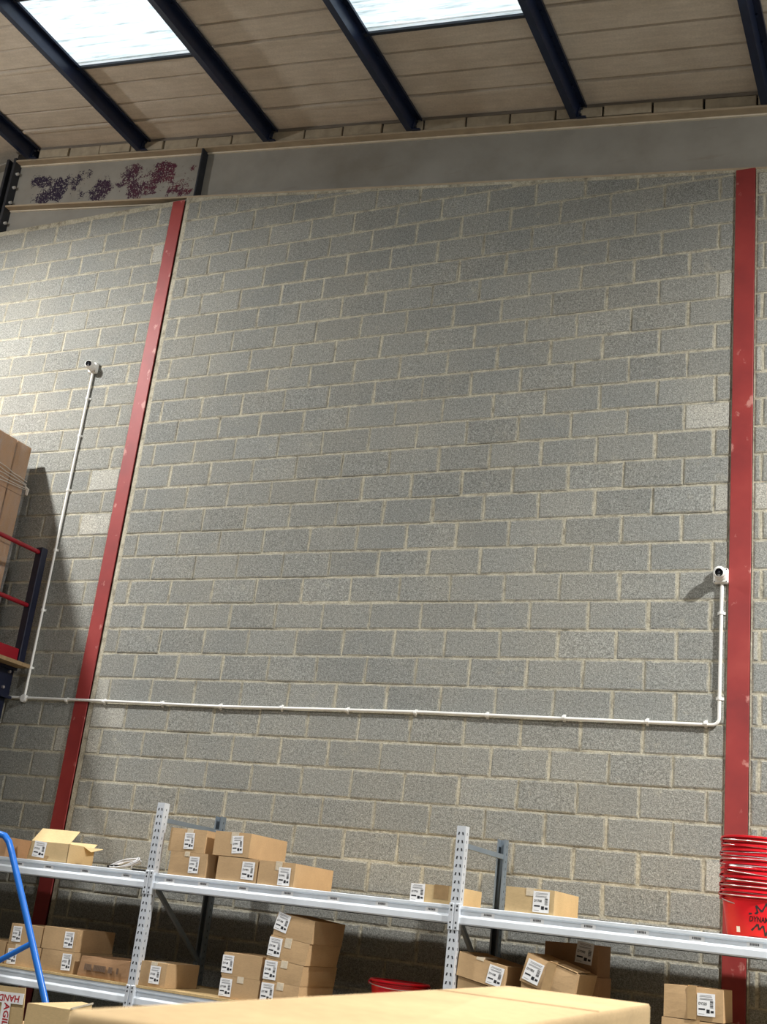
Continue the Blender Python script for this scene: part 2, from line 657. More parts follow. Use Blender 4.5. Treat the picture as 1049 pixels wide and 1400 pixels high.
def panel(name, label, x0, x1, off, top, seed, keep, pale_edges=(), xvis=None):
    """block panel between x0 and x1; off = x of a perpend in even courses; top = half-planes (a,b,c)"""
    rnd = random.Random(seed)
    zmax = max(q[3] for q in top)
    sl = .05 if abs(x0) < .1 else .012
    slab = [(x0 - sl, 0), (x1 + .012, 0), (x1 + .012, 12), (x0 - sl, 12)]
    for a, b_, c, _ in top:
        slab = clip(slab, a, b_, c)
    mb = MB(); mb.prism(slab, .005, .2, 'y')
    wall = struct(mb.build(name, 'mortar'), label)
    items = []
    i = -5
    while Z0 - C_H * i > .02:
        zt, zb = Z0 - C_H * i - .0068, Z0 - C_H * (i + 1) + .0068
        zb = max(zb, .0)
        o = off[i % 2]
        k0 = math.floor((x0 - o) / .45) - 1
        edges = []
        x = o + .45 * k0
        while x < x1 + .5:
            edges.append(x + rnd.uniform(-.009, .009))
            x += .45
        for e0, e1 in zip(edges, edges[1:]):
            g = rnd.uniform(.004, .009) if rnd.random() < .8 else rnd.uniform(.009, .014)
            a0, a1 = max(e0 + g, x0), min(e1 - g, x1)
            if a1 - a0 < .03:
                continue
            full = abs((a1 - a0) - .4375) < .018 and a0 > x0 and a1 < x1 and zt - zb > .2
            poly = [(a0, zb), (a1, zb), (a1, zt), (a0, zt)]
            cut = False
            for a, b_, c, _ in top:
                q = clip(poly, a, b_, c - .03)
                if q != poly: cut = True
                poly = q
                if len(poly) < 3: break
            if len(poly) < 3: continue
            zz = [p[1] for p in poly]
            if max(zz) - min(zz) < .035: continue
            edge = a0 == x0 or a1 == x1
            items.append((poly, full and not cut, (a0 + a1) / 2, (zt + zb) / 2, a1 - a0, edge))
        i += 1
    vis = [t for t in items if t[3] > 1.66 and (xvis is None or xvis[0] < t[2] < xvis[1])]
    vis.sort(key=lambda t: -area_px(t[2], t[3]))
    chosen = set(id(t) for t in vis[:keep])
    rest = MB()
    for t in items:
        poly, full, cx, cz, wd, edge = t
        y = rnd.uniform(-.002, .002)
        pale = edge and rnd.random() < .16
        if id(t) in chosen:
            if full and not pale:
                o = link('block', FULL[rnd.randrange(8)], wall, (cx, y, cz))
                o.scale = (wd / .437, 1, 1)
            else:
                mb = MB(); block_geo(mb, [(p[0] - cx, p[1] - cz) for p in poly])
                mb.build('block', ['block_pale' if pale else 'block', 'smear'], wall, (cx, y, cz))
        else:
            block_geo(rest, poly, y)
    if rest.f:
        tag(rest.build('far_blocks', ['block', 'smear'], wall), kind='stuff')
    return wall


HAUNCH_Z = 8.40
wl = panel('wall_rear_left', 'grey concrete block wall left of the left red steel column', -3.6, -.197, (-.346 + .0, -.547), [(0, 1, HAUNCH_Z, 8.4)], 3, 300)
wm = panel('wall_rear', 'large grey concrete block wall between the two red steel columns', .012, 5.452, (.160, .384), [(SL, 1, 8.412, 8.41)], 5, 300)
wr = panel('wall_rear_right', 'strip of grey concrete block wall right of the right-hand red column', 5.632, 14, (5.687, 5.912), [(SL, 1, 8.412, 7.8)], 9, 300, xvis=(5, 6.4))
b = MB(); b.prism([(-19, 0), (14, 0), (14, roof_z(14) + .02), (XR, roof_z(XR) + .02), (-19, roof_z(-19) + .02)], .215, .3, 'y')
b.prism([(-19, 0), (-3.6, 0), (-3.6, 8.4), (-19, 7.2)], .0, .215, 'y')
struct(b.build('wall_rear_outer', 'wallplain'), 'outer skin of the block wall behind the steel frame')

# row of buff blocks bedded on the rafter, under the roof sheets
x = -.06 - .437 * 6
k = 0
rb = random.Random(4)
while x < 6.6:
    wd = .425
    x0, x1 = x + .008, x + wd
    y = rb.uniform(.012, .03)
    zb = .020 + rb.uniform(0, .004)
    h = .108 + rb.uniform(-.006, .006)
    if x0 > XR + .02:
        poly = [(x0, raf_top(x0) + zb), (x1, raf_top(x1) + zb), (x1, raf_top(x1) + zb + h), (x0, raf_top(x0) + zb + h)]
        mb = MB(); block_geo(mb, poly, y, .006, .09)
        mb.build('capping_block', ['top_block', 'top_block'], wm)
    x += .437
    k += 1
b = MB()
b.prism([(XR, raf_top(XR)), (14, raf_top(14)), (14, roof_z(14)), (XR, roof_z(XR))], .075, .21, 'y')
b.build('dark_gap_backing', 'darkgap', wm)
b = MB()
b.prism([(XR, raf_top(XR) + .132), (14, raf_top(14) + .132), (14, roof_z(14) - .002), (XR, roof_z(XR) - .002)], .03, .08, 'y')
b.build('verge_strip', 'flash', wm)

# ------------------------------------------------------------------ roof sheets, rooflights
XB = [XR] + [-.766 + 1.612 * k for k in range(10)]
SW = .93


def sheet_mesh(name, L, mat, lightw=False):
    mb = MB()
    prof = []
    for k in range(3):
        s = k * SW / 3
        if k == 0:
            prof += [(s, -.016), (s + .034, -.016), (s + .036, .020), (s + .056, .020), (s + .060, 0)]
        else:
            prof += [(s, .024), (s + .018, .024), (s + .022, 0)]
        prof += [(s + SW / 3 - .006, 0)]
    prof += [(SW, .004)]
    th = .004 if lightw else .05
    if lightw:
        prof = [(y, z * .4) for y, z in prof]
    pts = [(-y, z) for y, z in prof]
    n = len(pts)
    vs, fs = [], []
    for X in (0, L):
        vs += [(X, y, z) for y, z in pts]
        vs += [(X, y, th) for y, z in pts]
    for i in range(n - 1):
        fs.append((i, i + 1, 2 * n + i + 1, 2 * n + i))
        if not lightw:
            fs.append((n + i, 3 * n + i, 3 * n + i + 1, n + i + 1))
            fs.append((i, n + i, n + i + 1, i + 1))
            fs.append((2 * n + i, 2 * n + i + 1, 3 * n + i + 1, 3 * n + i))
    if not lightw:
        fs.append((0, 2 * n, 3 * n, n))
        fs.append((n - 1, 2 * n - 1, 4 * n - 1, 3 * n - 1))
    mb.add(vs, fs)
    return mb.mesh(name, mat)


b = MB()
b.prism([(-19, roof_z(-19) + .05), (XR, roof_z(XR) + .05), (XR, roof_z(XR) + .09), (-19, roof_z(-19) + .09)], -20, .7, 'y')
b.box((XR - .15, -20, roof_z(XR) + .03), (XR + .15, .7, roof_z(XR) + .1))
ceil = struct(b.build('ceiling', 'roof'), 'low-pitched roof of tan fibre cement sheets on navy purlins')
nw = 0
lights = {(1, 2), (3, 2), (1, 8), (3, 8), (5, 8), (7, 2), (7, 8), (1, 14), (3, 14), (5, 14), (7, 14)}
smesh = {}
lm = None
for bi in range(len(XB) - 1):
    xa, xb = XB[bi], XB[bi + 1]
    L = (xb - xa) / math.cos(TH) + .004
    for k in range(24):
        y = .68 - SW * k
        rl = (bi, k) in lights
        loc = (xa, y, roof_z(xa + 1e-6))
        if rl:
            if lm is None:
                lm = sheet_mesh('rooflight', L, 'rooflight', True)
            nw += 1
            wobj = struct(link('window_%d' % nw, lm, None, loc, (0, TH, 0)), ['weathered white rooflight sheet between the second and third purlins', 'weathered white rooflight sheet between the fourth and fifth purlins'][nw - 1 if nw < 3 else 0] if nw < 3 else 'weathered white rooflight sheet out of view')
            fb = MB()
            fb.box((0, -.004, -.03), (L, .03, -.002)); fb.box((0, -SW - .03, -.03), (L, -SW + .004, -.002))
            fb.build('frame_strip', 'darksteel', wobj)
        else:
            key = round(L, 3)
            if key not in smesh:
                smesh[key] = sheet_mesh('roof_sheet', L, 'roof')
            link('roof_sheet', smesh[key], ceil, loc, (0, TH, 0))

# purlins
TIPS = [-2.389, -.826, .788, 2.402, 4.019, 5.65, 7.26, 8.87]
PL = ['navy steel purlin nearest the ridge at the far left corner of the roof', 'navy steel purlin left of the left rooflight',
      'navy steel purlin right of the left rooflight', 'navy steel purlin left of the right rooflight', 'navy steel purlin right of the right rooflight',
      'navy steel purlin at the far right edge above the right red column', 'navy steel purlin beyond the right red column out of view', 'navy steel purlin farthest right out of view']
pmesh = None
for i, xt in enumerate(TIPS):
    t = thing('roof_purlin', PL[i], 'purlin', (xt, 0, raf_top(xt) + .002), 'navy roof purlins', (0, TH, 0))
    if pmesh is None:
        H = .148
        b = MB(); b.box((.058, -19.9, .0), (.064, .06, H)); pmesh = [('web', b.mesh('web', 'navy'))]
        b = MB(); b.box((0, -19.9, -.001), (.064, .06, .005)); b.box((0, -19.9, .005), (.005, .06, .022)); pmesh.append(('bottom_flange', b.mesh('bottom_flange', 'navy')))
        b = MB(); b.box((.058, -19.9, H - .005), (.12, .06, H + .001)); b.box((.115, -19.9, H - .022), (.12, .06, H - .005)); pmesh.append(('top_flange', b.mesh('top_flange', 'navy')))
        b = MB(); b.box((.066, -.03, -.004), (.076, .10, .135)); b.box((.066, -.03, -.006), (.15, .10, .004)); pmesh.append(('cleat', b.mesh('cleat', 'navy')))
        b = MB()
        for zz in (.04, .105):
            b.tube([(.076, .03, zz), (.094, .03, zz)], .013, 6)
        pmesh.append(('bolts', b.mesh('bolts', 'darksteel')))
    for nm, me in pmesh:
        if nm == 'bolts':
            continue
        link(nm, me, t)
    for zz in (.04, .105):
        b = MB(); b.tube([(.076, .0, zz), (.094, .0, zz)], .013, 6)
        b.build('bolt', 'darksteel', t)
    # hook-bolt clips where the sheets are fixed down
    for k in range(12):
        yy = -.25 - SW / 3 * 1.0 * k - .02
        b = MB(); b.box((.064, yy - .012, H - .02), (.082, yy + .012, H - .004))
        b.build('sheet_clip', 'navy', t)

# ------------------------------------------------------------------ steel rafter along the top of the wall
t = thing('steel_rafter', 'grey sloping steel I-beam along the top of the block wall with flaked paint', 'beam', (0, 0, 0))
XE = -2.55


def slope_prism(nm, x0, x1, za, zb, y0, y1, mat='rafter'):
    b = MB(); b.prism([(x0, za(x0)), (x1, za(x1)), (x1, zb(x1)), (x0, zb(x0))], y0, y1, 'y')
    return b.build(nm, mat, t)


slope_prism('web', XE, 14, lambda x: raf_bot(x) + .018, lambda x: raf_top(x) - .018, .1, .111)
slope_prism('top_flange', XE, 14, lambda x: raf_top(x) - .02, raf_top, .0, .21, 'tan')
slope_prism('bottom_flange', XE, 14, raf_bot, lambda x: raf_bot(x) + .02, .004, .21, 'tan')
slope_prism('root_fillet', XE, 14, lambda x: raf_top(x) - .034, lambda x: raf_top(x) - .019, .082, .1, 'pale_edge')
slope_prism('root_fillet', XE, -.12, lambda x: raf_bot(x) - .012, lambda x: raf_bot(x) + .001, .084, .1, 'pale_edge')
b = MB(); b.prism([(XE, HAUNCH_Z + .012), (.08, HAUNCH_Z + .012), (XE, raf_bot(XE))], .1, .111, 'y'); b.build('haunch_web', 'rafter', t)
b = MB(); b.box((XE, .02, HAUNCH_Z - .006), (.08, .2, HAUNCH_Z + .012)); b.build('haunch_flange', 'rafter', t)
b = MB(); b.prism([(.04, raf_bot(.04) + .02), (.056, raf_bot(.056) + .02), (.056, raf_top(.056) - .02), (.04, raf_top(.04) - .02)], .002, .1, 'y'); b.build('stiffener', 'darksteel', t)
b = MB(); b.box((XE - .035, -.004, HAUNCH_Z - .02), (XE, .21, raf_top(XE) + .03)); ep = b.build('end_plate', 'darksteel', t)
for zz in (8.55, 8.82, 9.02, 9.2):
    b = MB(); b.tube([(XE, .05, zz), (XE + .03, .05, zz)], .018, 6); b.build('bolt', 'greyp', ep)
# mirrored rafter beyond the ridge
t = thing('steel_rafter', 'grey steel I-beam rafter beyond the ridge joint at the left edge', 'beam', (0, 0, 0))
mt = lambda x: raf_top(2 * XR - x)
mbt = lambda x: raf_bot(2 * XR - x)
XL = 2 * XR - XE
slope_prism('web', -19, XL, lambda x: mbt(x) + .018, lambda x: mt(x) - .018, .1, .111)
slope_prism('top_flange', -19, XL, lambda x: mt(x) - .02, mt, .0, .21)
slope_prism('bottom_flange', -19, XL, mbt, lambda x: mbt(x) + .02, .004, .21)
b = MB(); b.prism([(XL, HAUNCH_Z + .012), (XL, mbt(XL)), (XL - 2.6, HAUNCH_Z + .012)], .1, .111, 'y'); b.build('haunch_web', 'rafter', t)
b = MB(); b.box((XL, -.004, HAUNCH_Z - .02), (XL + .035, .21, raf_top(XE) + .03)); b.build('end_plate', 'darksteel', t)

# ------------------------------------------------------------------ red steel columns
for (x0, x1, zt, lab) in ((-.19, -.043, 8.385, 'red-painted steel column built into the wall at the left'), (5.464, 5.617, raf_bot(5.54) - .004, 'red-painted steel column built into the wall at the right')):
    t = thing('steel_column', lab, 'column', ((x0 + x1) / 2, 0, 0), 'red wall columns')
    hw = (x1 - x0) / 2
    b = MB(); b.bbox((-hw, -.014, 0), (hw, -.002, zt), .003); b.build('flange', 'red', t)
    b = MB(); b.box((-.005, -.002, 0), (.005, .19, zt)); b.build('web', 'red', t)
    b = MB(); b.box((-hw, .19, 0), (hw, .202, zt)); b.build('rear_flange', 'red', t)

# ------------------------------------------------------------------ conduit and security cameras
t = thing('cable_conduit', 'white plastic conduit running across the wall between two security cameras', 'conduit', (0, 0, 0))
RC = .0125
ZC = 3.182
YC = -.018
b = MB(); b.tube([(-.766, YC, ZC), (-.766, YC, 6.47)], RC, 10); smooth(b.build('left_riser', 'white', t))
pts = [(-.98, YC, ZC + .012), (.1, YC - .003, ZC + .006), (1.35, YC, ZC - .006), (2.5, YC, ZC + .003), (3.2, YC, ZC + .006), (4.3, YC, ZC - .004)]
b = MB(); b.tube(pts + [(5.33, YC, ZC - .012)], RC, 10); smooth(b.build('horizontal_run', 'white', t))
bend = [(5.33, YC, ZC - .012)] + [(5.37 + .047 * math.sin(a), YC, ZC + .035 - .047 * math.cos(a)) for a in [PI / 2 * k / 8 for k in range(9)]] + [(5.417, YC, ZC + .07)]
b = MB(); b.tube(bend, RC, 10); smooth(b.build('bend', 'white', t))
b = MB(); b.tube([(5.417, YC, ZC + .06), (5.419, YC, 4.2)], RC, 10); smooth(b.build('right_riser', 'white', t))
cl = MB(); cl.tube([(0, 0, -.012), (0, 0, .012)], .018, 12); cl.box((-.018, 0, -.010), (.018, .019, .010)); cl.box((-.028, .012, -.010), (.028, .018, .010))
clm = cl.mesh('saddle_clip', 'white')
for z in (6.192, 5.789, 5.22, 4.609, 4.019, 3.47): link('saddle_clip', clm, t, (-.766, YC, z))
for z in (3.973, 3.356): link('saddle_clip', clm, t, (5.418, YC, z))
for x in (-.277, .136, .752, 1.345, 1.933, 2.534, 3.123, 3.712, 4.309, 4.92, 5.327):
    link('saddle_clip', clm, t, (x, YC, ZC - (.006 if x > 4.8 or 1 < x < 1.6 else 0)), (0, PI / 2, 0))
b = MB(); b.lathe([(0, -.02), (.034, -.02), (.036, -.016), (.036, .018), (0, .018)], 20, 0, Matrix.Translation((-.766, YC, ZC + .004)) @ Matrix.Rotation(PI / 2, 4, 'X'))
b.lathe([(0, .021), (.026, .021), (.028, .018), (0, .018)], 20, 0, Matrix.Translation((-.766, YC, ZC + .004)) @ Matrix.Rotation(PI / 2, 4, 'X'))
smooth(b.build('junction_box', 'white', t), 30)


def cctv(x, z, look, lab):
    t = thing('security_camera', lab, 'camera', (x, 0, z), 'wall-mounted security cameras')
    b = MB(); b.bbox((-.052, -.045, -.056), (.052, 0, .056), .008); bb = b.build('mounting_box', 'white', t)
    for sx in (-1, 1):
        for sz in (-1, 1):
            q = MB(); q.lathe([(0, .0), (.0045, .0), (.0045, -.002)], 8, 0, Matrix.Translation((.042 * sx, -.0455, .046 * sz)) @ Matrix.Rotation(-PI / 2, 4, 'X'))
            q.build('screw', 'hole', bb)
    b = MB(); b.lathe([(.046, .0), (.046, .012), (.042, .022), (.034, .03)], 28, 0, Matrix.Translation((0, -.045, .004)) @ Matrix.Rotation(PI / 2, 4, 'X'))
    smooth(b.build('collar', 'white', t))
    # ball turned to its view direction
    d = Vector(look).normalized()
    q = d.to_track_quat('Z', 'Y').to_matrix().to_4x4()
    xf = Matrix.Translation((0, -.092, .008)) @ q
    R = .046
    prof = [(R * math.sin(a), -R * math.cos(a)) for a in [PI * k / 18 for k in range(0, 14)]] + [(.034, .034), (.030, .037), (.0285, .034)]
    b = MB(); b.lathe(prof, 32, 0, xf); smooth(b.build('ball', 'white', t))
    b = MB(); b.lathe([(.0295, .0335), (.02, .037), (.0, .0385)], 28, 0, xf); fc = smooth(b.build('lens_window', 'lens', t), 60)
    b = MB(); b.lathe([(.0, .0395), (.007, .0395), (.009, .0375)], 16, 0, xf @ Matrix.Translation((0, 0, .0))); b.build('lens', 'darksteel', fc)
    b = MB(); b.box((-.008, -.021, .0365), (.008, -.0165, .0385), 0, xf @ Matrix.Rotation(0, 4, 'Z')); b.build('led_strip', 'greyp', fc)


cctv(-.766, 6.525, (.45, -1, -.12), 'white ball security camera high on the wall left of the left red column')
cctv(5.412, 4.246, (.05, -1, -.30), 'white ball security camera beside the right red column')


# ------------------------------------------------------------------ shelving rack
UX = [-.69, 1.652, 3.99, 6.33]
YF, YB = -1.06, -.2
ZU = 2.268
rack = thing('shelving_rack', 'galvanised boltless shelving rack with two shelves along the block wall', 'shelving', (UX[1], YF, 0))


def upright_mesh(sign):
    """omega section, front face towards -y if sign=1"""
    w_, d, th = .0305, .065, .003
    prof = [(-w_, 0), (w_, 0), (w_, d), (w_ - .012, d), (w_ - .012, d - th), (w_ - th, d - th), (w_ - th, th), (-w_ + th, th), (-w_ + th, d - th), (-w_ + .012, d - th), (-w_ + .012, d), (-w_, d)]
    if sign < 0:
        prof = [(x, -y) for x, y in prof][::-1]
    b = MB(); b.prism(prof, .0, ZU, 'z')
    b.box((-.055, -.03 if sign > 0 else -.075, 0), (.055, .075 if sign > 0 else .03, .006))
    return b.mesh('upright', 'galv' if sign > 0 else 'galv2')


def slots_mesh(sign):
    b = MB()
    z = .12
    while z < ZU - .02:
        for sx in (-1, 1):
            for (a, c) in (((sx * .0135 - .0045, z - .009), (sx * .0135 + .0045, z + .009)),):
                k = .002 * sx
                y0, y1 = (-.0008, .0006) if sign > 0 else (-.0006, .0008)
                b.prism([(a[0] + k, a[1]), (c[0] + k, a[1]), (c[0] - k, c[1]), (a[0] - k, c[1])], y0, y1, 'y')
        # slots in the flank as well
        b.box((.0299, (.03 if sign > 0 else -.036), z - .008), (.0313, (.036 if sign > 0 else -.03), z + .008))
        z += .05
    return b.mesh('slots', 'hole')


um = {1: upright_mesh(1), -1: upright_mesh(-1)}
sm = {1: slots_mesh(1), -1: slots_mesh(-1)}
for x in UX:
    for sg, yy in ((1, YF), (-1, YB)):
        u = link('upright', um[sg], rack, (x - UX[1], yy - YF, 0))
        tag(link('slots', sm[sg], u), kind='stuff')
    # frame bracing between front and rear uprights
    zs = [2.15, 1.66, 1.17, .68, .2]
    def bar(p, q, nm):
        d = Vector(q) - Vector(p)
        L = d.length
        b = MB(); b.prism([(-.012, -.016), (.012, -.016), (.012, .016), (.009, .016), (.009, -.013), (-.009, -.013), (-.009, .016), (-.012, .016)], 0, L, 'x')
        ang = math.atan2(d.z, d.y)
        o = b.build(nm, 'galv2', rack)
        o.matrix_local = Matrix.Translation(p) @ Matrix.Rotation(ang, 4, 'X') @ Matrix.Rotation(PI / 2, 4, 'Z')
    xx = x - UX[1] + .012
    bar((xx, .04, 2.15), (xx, .82, 2.15), 'top_brace')
    bar((xx, .04, 1.72), (xx, .80, 1.19), 'diagonal_brace')
    bar((xx, .80, 1.19), (xx, .04, .66), 'diagonal_brace')
    bar((xx, .04, .62), (xx, .80, .2), 'diagonal_brace')


def beam_profile(zt, front=True, y=0):
    P = [(.06, 0), (.012, 0), (.010, -.004), (.010, -.020), (.024, -.030), (.024, -.054), (.002, -.066), (.0, -.070), (.0, -.104), (.006, -.112), (.06, -.112)]
    P = [(y + a, zt + c) for a, c in P]
    if not front:
        P = [(2 * y - a, c) for a, c in P][::-1]
    return P


def label_strip(codes=True):
    b = MB()
    b.box((-.044, -.0012, -.0135), (.044, 0, .0135), 0)
    r = random.Random(2)
    x = -.026
    while x < .026:
        wd = r.uniform(.0015, .005)
        b.box((x, -.0018, -.004), (x + wd, -.001, .009), 1)
        x += wd + r.uniform(.001, .003)
    return b.mesh('barcode_label', ['paper', 'ink'])


lsm = label_strip()
ZS = {1.78: None, 1.014: None}
for zt in (1.78, 1.014):
    for a, c in zip(UX, UX[1:]):
        x0, x1 = a + .032 - UX[1], c - .032 - UX[1]
        b = MB(); b.prism(beam_profile(zt, True, .008), x0, x1, 'x')
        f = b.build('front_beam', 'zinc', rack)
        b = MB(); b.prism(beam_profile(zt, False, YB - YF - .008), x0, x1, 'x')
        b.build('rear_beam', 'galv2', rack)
        # hook connectors at the beam ends, lapping the upright face
        for xe, sg in ((x0, 1), (x1, -1)):
            b = MB(); b.bbox((xe - .004 - (0 if sg < 0 else .024), -.006, zt - .150), (xe + .004 + (.024 if sg < 0 else 0), .03, zt + .012), .003)
            cn = b.build('beam_connector', 'galv', rack)
            h = MB()
            for zz in (zt - .135, zt - .105, zt - .03, zt - .005):
                xm = xe + (.013 if sg < 0 else -.013)
                h.box((xm - .005, -.0068, zz - .006), (xm + .005, -.0055, zz + .006))
            tag(h.build('connector_slot', 'hole', cn), kind='stuff')
        if zt > 1.5:
            xs = [q for q in (.438, .72, 1.061, 1.434, 1.809, 2.094, 2.416, 2.769, 3.12, 3.473, 3.825, 4.205, 4.525, 4.847, 5.168, 5.489, 5.812, 6.13) if a < q < c]
            for q in xs:
                link('barcode_label', lsm, f, (q - UX[1], .0295, zt - .042))
        # chipboard deck
        n = 3
        for k in range(n):
            u0 = x0 - .04 + (x1 - x0 + .08) * k / n + .001
            u1 = x0 - .04 + (x1 - x0 + .08) * (k + 1) / n - .001
            if zt > 1.5:
                b = MB(); b.box((u0, .022, zt - .022), (u1, YB - YF - .022, zt - .002)); b.box((u0, YB - YF - .022, zt - .001), (u1, YB - YF + .08, zt + .012)); b.box((u0, YB - YF - .06, zt - .0025), (u1, YB - YF - .02, zt + .012))  # rear overhang added to block light falling behind the shelf
            else:
                b = MB(); b.box((u0, .014, zt + .0005), (u1, YB - YF - .014, zt + .0165))
            b.build('deck_board', 'wood', rack)
Z_UP, Z_LO = 1.7785, 1.031


# ------------------------------------------------------------------ cartons
def quad_pt(Q, u, v):
    TL, TR, BL, BR = [Vector((q[0], q[1])) for q in Q]
    a = BL.lerp(BR, u)
    c = TL.lerp(TR, u)
    return a.lerp(c, v)


def label_parts(Q, y, u, v, w_, h, ang, code, parent, flip=False):
    """shipping label glued to the front face; centre at (u,v) of the quad"""
    c = quad_pt(Q, u, v)
    e = (Vector(Q[3]) - Vector(Q[2])).normalized()
    a0 = math.atan2(e.y, e.x) + math.radians(ang)
    xf = Matrix.Translation((c.x, y, c.y)) @ Matrix.Rotation(-a0, 4, 'Y')
    b = MB()
    b.box((-w_ / 2, -.0012, -h / 2), (w_ / 2, .0, h / 2), 0, xf)
    P = lambda x0, z0, x1, z1, mi=1: b.box((x0 * w_, -.0018, z0 * h), (x1 * w_, -.001, z1 * h), mi, xf)
    r = random.Random(hash(code) % 999 + int(c.x * 100))
    for z in (.40, .345, .26, .22):                       # small print
        P(-.40 + r.uniform(0, .1), z, .30 + r.uniform(0, .1), z + .022, 2)
    vs, fs = text_mesh(code)
    b.add([((-.42 + .46 * p[0]) * w_, -.0018, (-.02 + .12 * p[1]) * h) for p in vs], fs, 1, xf)
    for k in range(7):                                    # little barcode
        z = -.12 + k * .045
        P(.22, z, .40, z + r.uniform(.012, .034), 1)
    P(-.42, -.24, -.06, -.17, 1)
    P(.02, -.36, .20, -.20, 1)
    P(.25, -.34, .42, -.24, 1)
    P(-.42, -.42, -.10, -.40, 2)
    return b.build('shipping_label', ['paper', 'ink', 'inkgrey'], parent)


def carton(label, Q, yf, depth, lab=None, tape=None, mat='card', group=None, name='carton', bow=.004, topdip=0):
    """closed carton from its front quad (TL, TR, BL, BR in x,z) reaching back by depth"""
    TL, TR, BL, BR = Q
    ox, oz = (BL[0] + BR[0]) / 2, min(BL[1], BR[1])
    q = [(p[0] - ox, p[1] - oz) for p in Q]
    t = thing(name, label, 'box', (ox, yf, oz), group)
    TL, TR, BL, BR = q
    b = MB()
    # sides as 4x4 grids so that panels bow a little and edges are rounded
    n = 4
    sh = lambda s: s
    def P(u, d, v):
        c = quad_pt(q, u, v)
        return Vector((c.x, d * depth, c.y))
    r = random.Random(int(ox * 1000) + int(oz * 777))
    bw = [r.uniform(-.2, 1) * bow for _ in range(5)]
    e = .012
    def grid(fn, nrm, amt):
        vs, fs = [], []
        for i in range(n + 1):
            for j in range(n + 1):
                a, c = i / n, j / n
                p = fn(a, c) + Vector(nrm) * amt * 16 * a * (1 - a) * c * (1 - c)
                vs.append(tuple(p))
        for i in range(n):
            for j in range(n):
                k = i * (n + 1) + j
                fs.append((k, k + n + 1, k + n + 2, k + 1))
        b.add(vs, fs)
    grid(lambda a, c: P(a, 0, c), (0, -1, 0), bw[0])
    grid(lambda a, c: P(1, a, c), (1, 0, 0), bw[1])
    grid(lambda a, c: P(1 - a, 1, c), (0, 1, 0), bw[2])
    grid(lambda a, c: P(0, 1 - a, c), (-1, 0, 0), bw[3])
    grid(lambda a, c: P(a, c, 1), (0, 0, 1), bw[4] - topdip)
    grid(lambda a, c: P(a, 1 - c, 0), (0, 0, -1), 0)
    b.build('body', mat, t)
    # seam of the closing flaps along the top
    if tape is not None:
        u, wd, drop, tm = tape
        b = MB()
        k = wd / max(.05, (Vector(TR) - Vector(TL)).length) / 2
        a0, a1 = quad_pt(q, u - k, 1), quad_pt(q, u + k, 1)
        c0, c1 = quad_pt(q, u - k, 1 - drop), quad_pt(q, u + k, 1 - drop)
        y = -.0016 - max(0, bw[0])
        b.hexa([(c0.x, y, c0.y), (c1.x, y, c1.y), (c1.x, .002, c1.y), (c0.x, .002, c0.y)], [(a0.x, y, a0.y + .0015), (a1.x, y, a1.y + .0015), (a1.x, .002, a1.y + .0015), (a0.x, .002, a0.y + .0015)])
        dz = max(0, bw[4] - topdip) + .0018
        b.box((a0.x, -.001, min(a0.y, a1.y)), (a1.x, depth * .5, max(a0.y, a1.y) + dz))
        b.build('tape', tm, t)
    if lab is not None:
        u, v, w_, h, ang, code = lab
        label_parts(q, -.0008 - max(0, bw[0]), u, v, w_, h, ang, code, t)
    return t


def rect(x0, x1, z0, z1, tilt=0):
    return [(x0, z1), (x1, z1 - tilt), (x0, z0), (x1, z0 - tilt)]


Y1 = -1.02
GU, GL = 'cartons on the upper shelf', 'cartons on the lower shelf'
LW, LH = .082, .105
Zu, Zl = Z_UP + .001, Z_LO + .001
carton('plain brown carton cut by the left edge on the upper shelf', rect(-.06, .27, Zu, 1.925), Y1, .5, None, None, 'card3', GU)
carton('upper-shelf carton, top of the pair beside the left rack upright', rect(1.745, 2.052, 1.944, 2.103), Y1, .35, (.56, .48, LW, .112, 2, 'DY991'), (.55, .05, .22, 'tape_w'), 'card', GU)
carton('upper-shelf carton, bottom of the pair beside the left rack upright', rect(1.775, 2.085, Zu, 1.943), Y1, .33, (.68, .50, LW, .112, 1, 'DY991'), (.46, .04, .18, 'tape_w'), 'card', GU)
carton('upper-shelf carton bridging two others, topmost of the middle heap', rect(2.124, 2.418, 1.944, 2.108), Y1, .525, (.66, .50, .088, .118, 5, 'DY991'), (.56, .06, .5, 'tape_w'), 'card', GU)
carton('shaded upper-shelf carton under the bridging carton, label at its right', rect(2.178, 2.503, Zu, 1.939), Y1, .50, (.78, .50, .1, .118, 0, 'DY991'), None, 'card', GU)
carton('upper-shelf carton at the right end of the heap of five', rect(2.514, 2.798, Zu, 1.938), Y1, .575, (.73, .42, .092, .118, 0, 'DY991'), (.55, .05, .35, 'tape_w'), 'card', GU)
carton('low upper-shelf carton standing behind the second rack upright', rect(3.676, 3.996, Zu, 1.890), Y1, .42, (.11, .50, .098, .108, 0, 'DY701'), (.62, .10, .75, 'tape'), 'card2', GU)
carton('upper-shelf carton alone to the right of the second rack upright', rect(4.308, 4.622, Zu, 1.927), Y1, .545, (.74, .50, .104, .125, 0, 'DY708'), (.5, .05, .3, 'tape_w'), 'card2', GU)

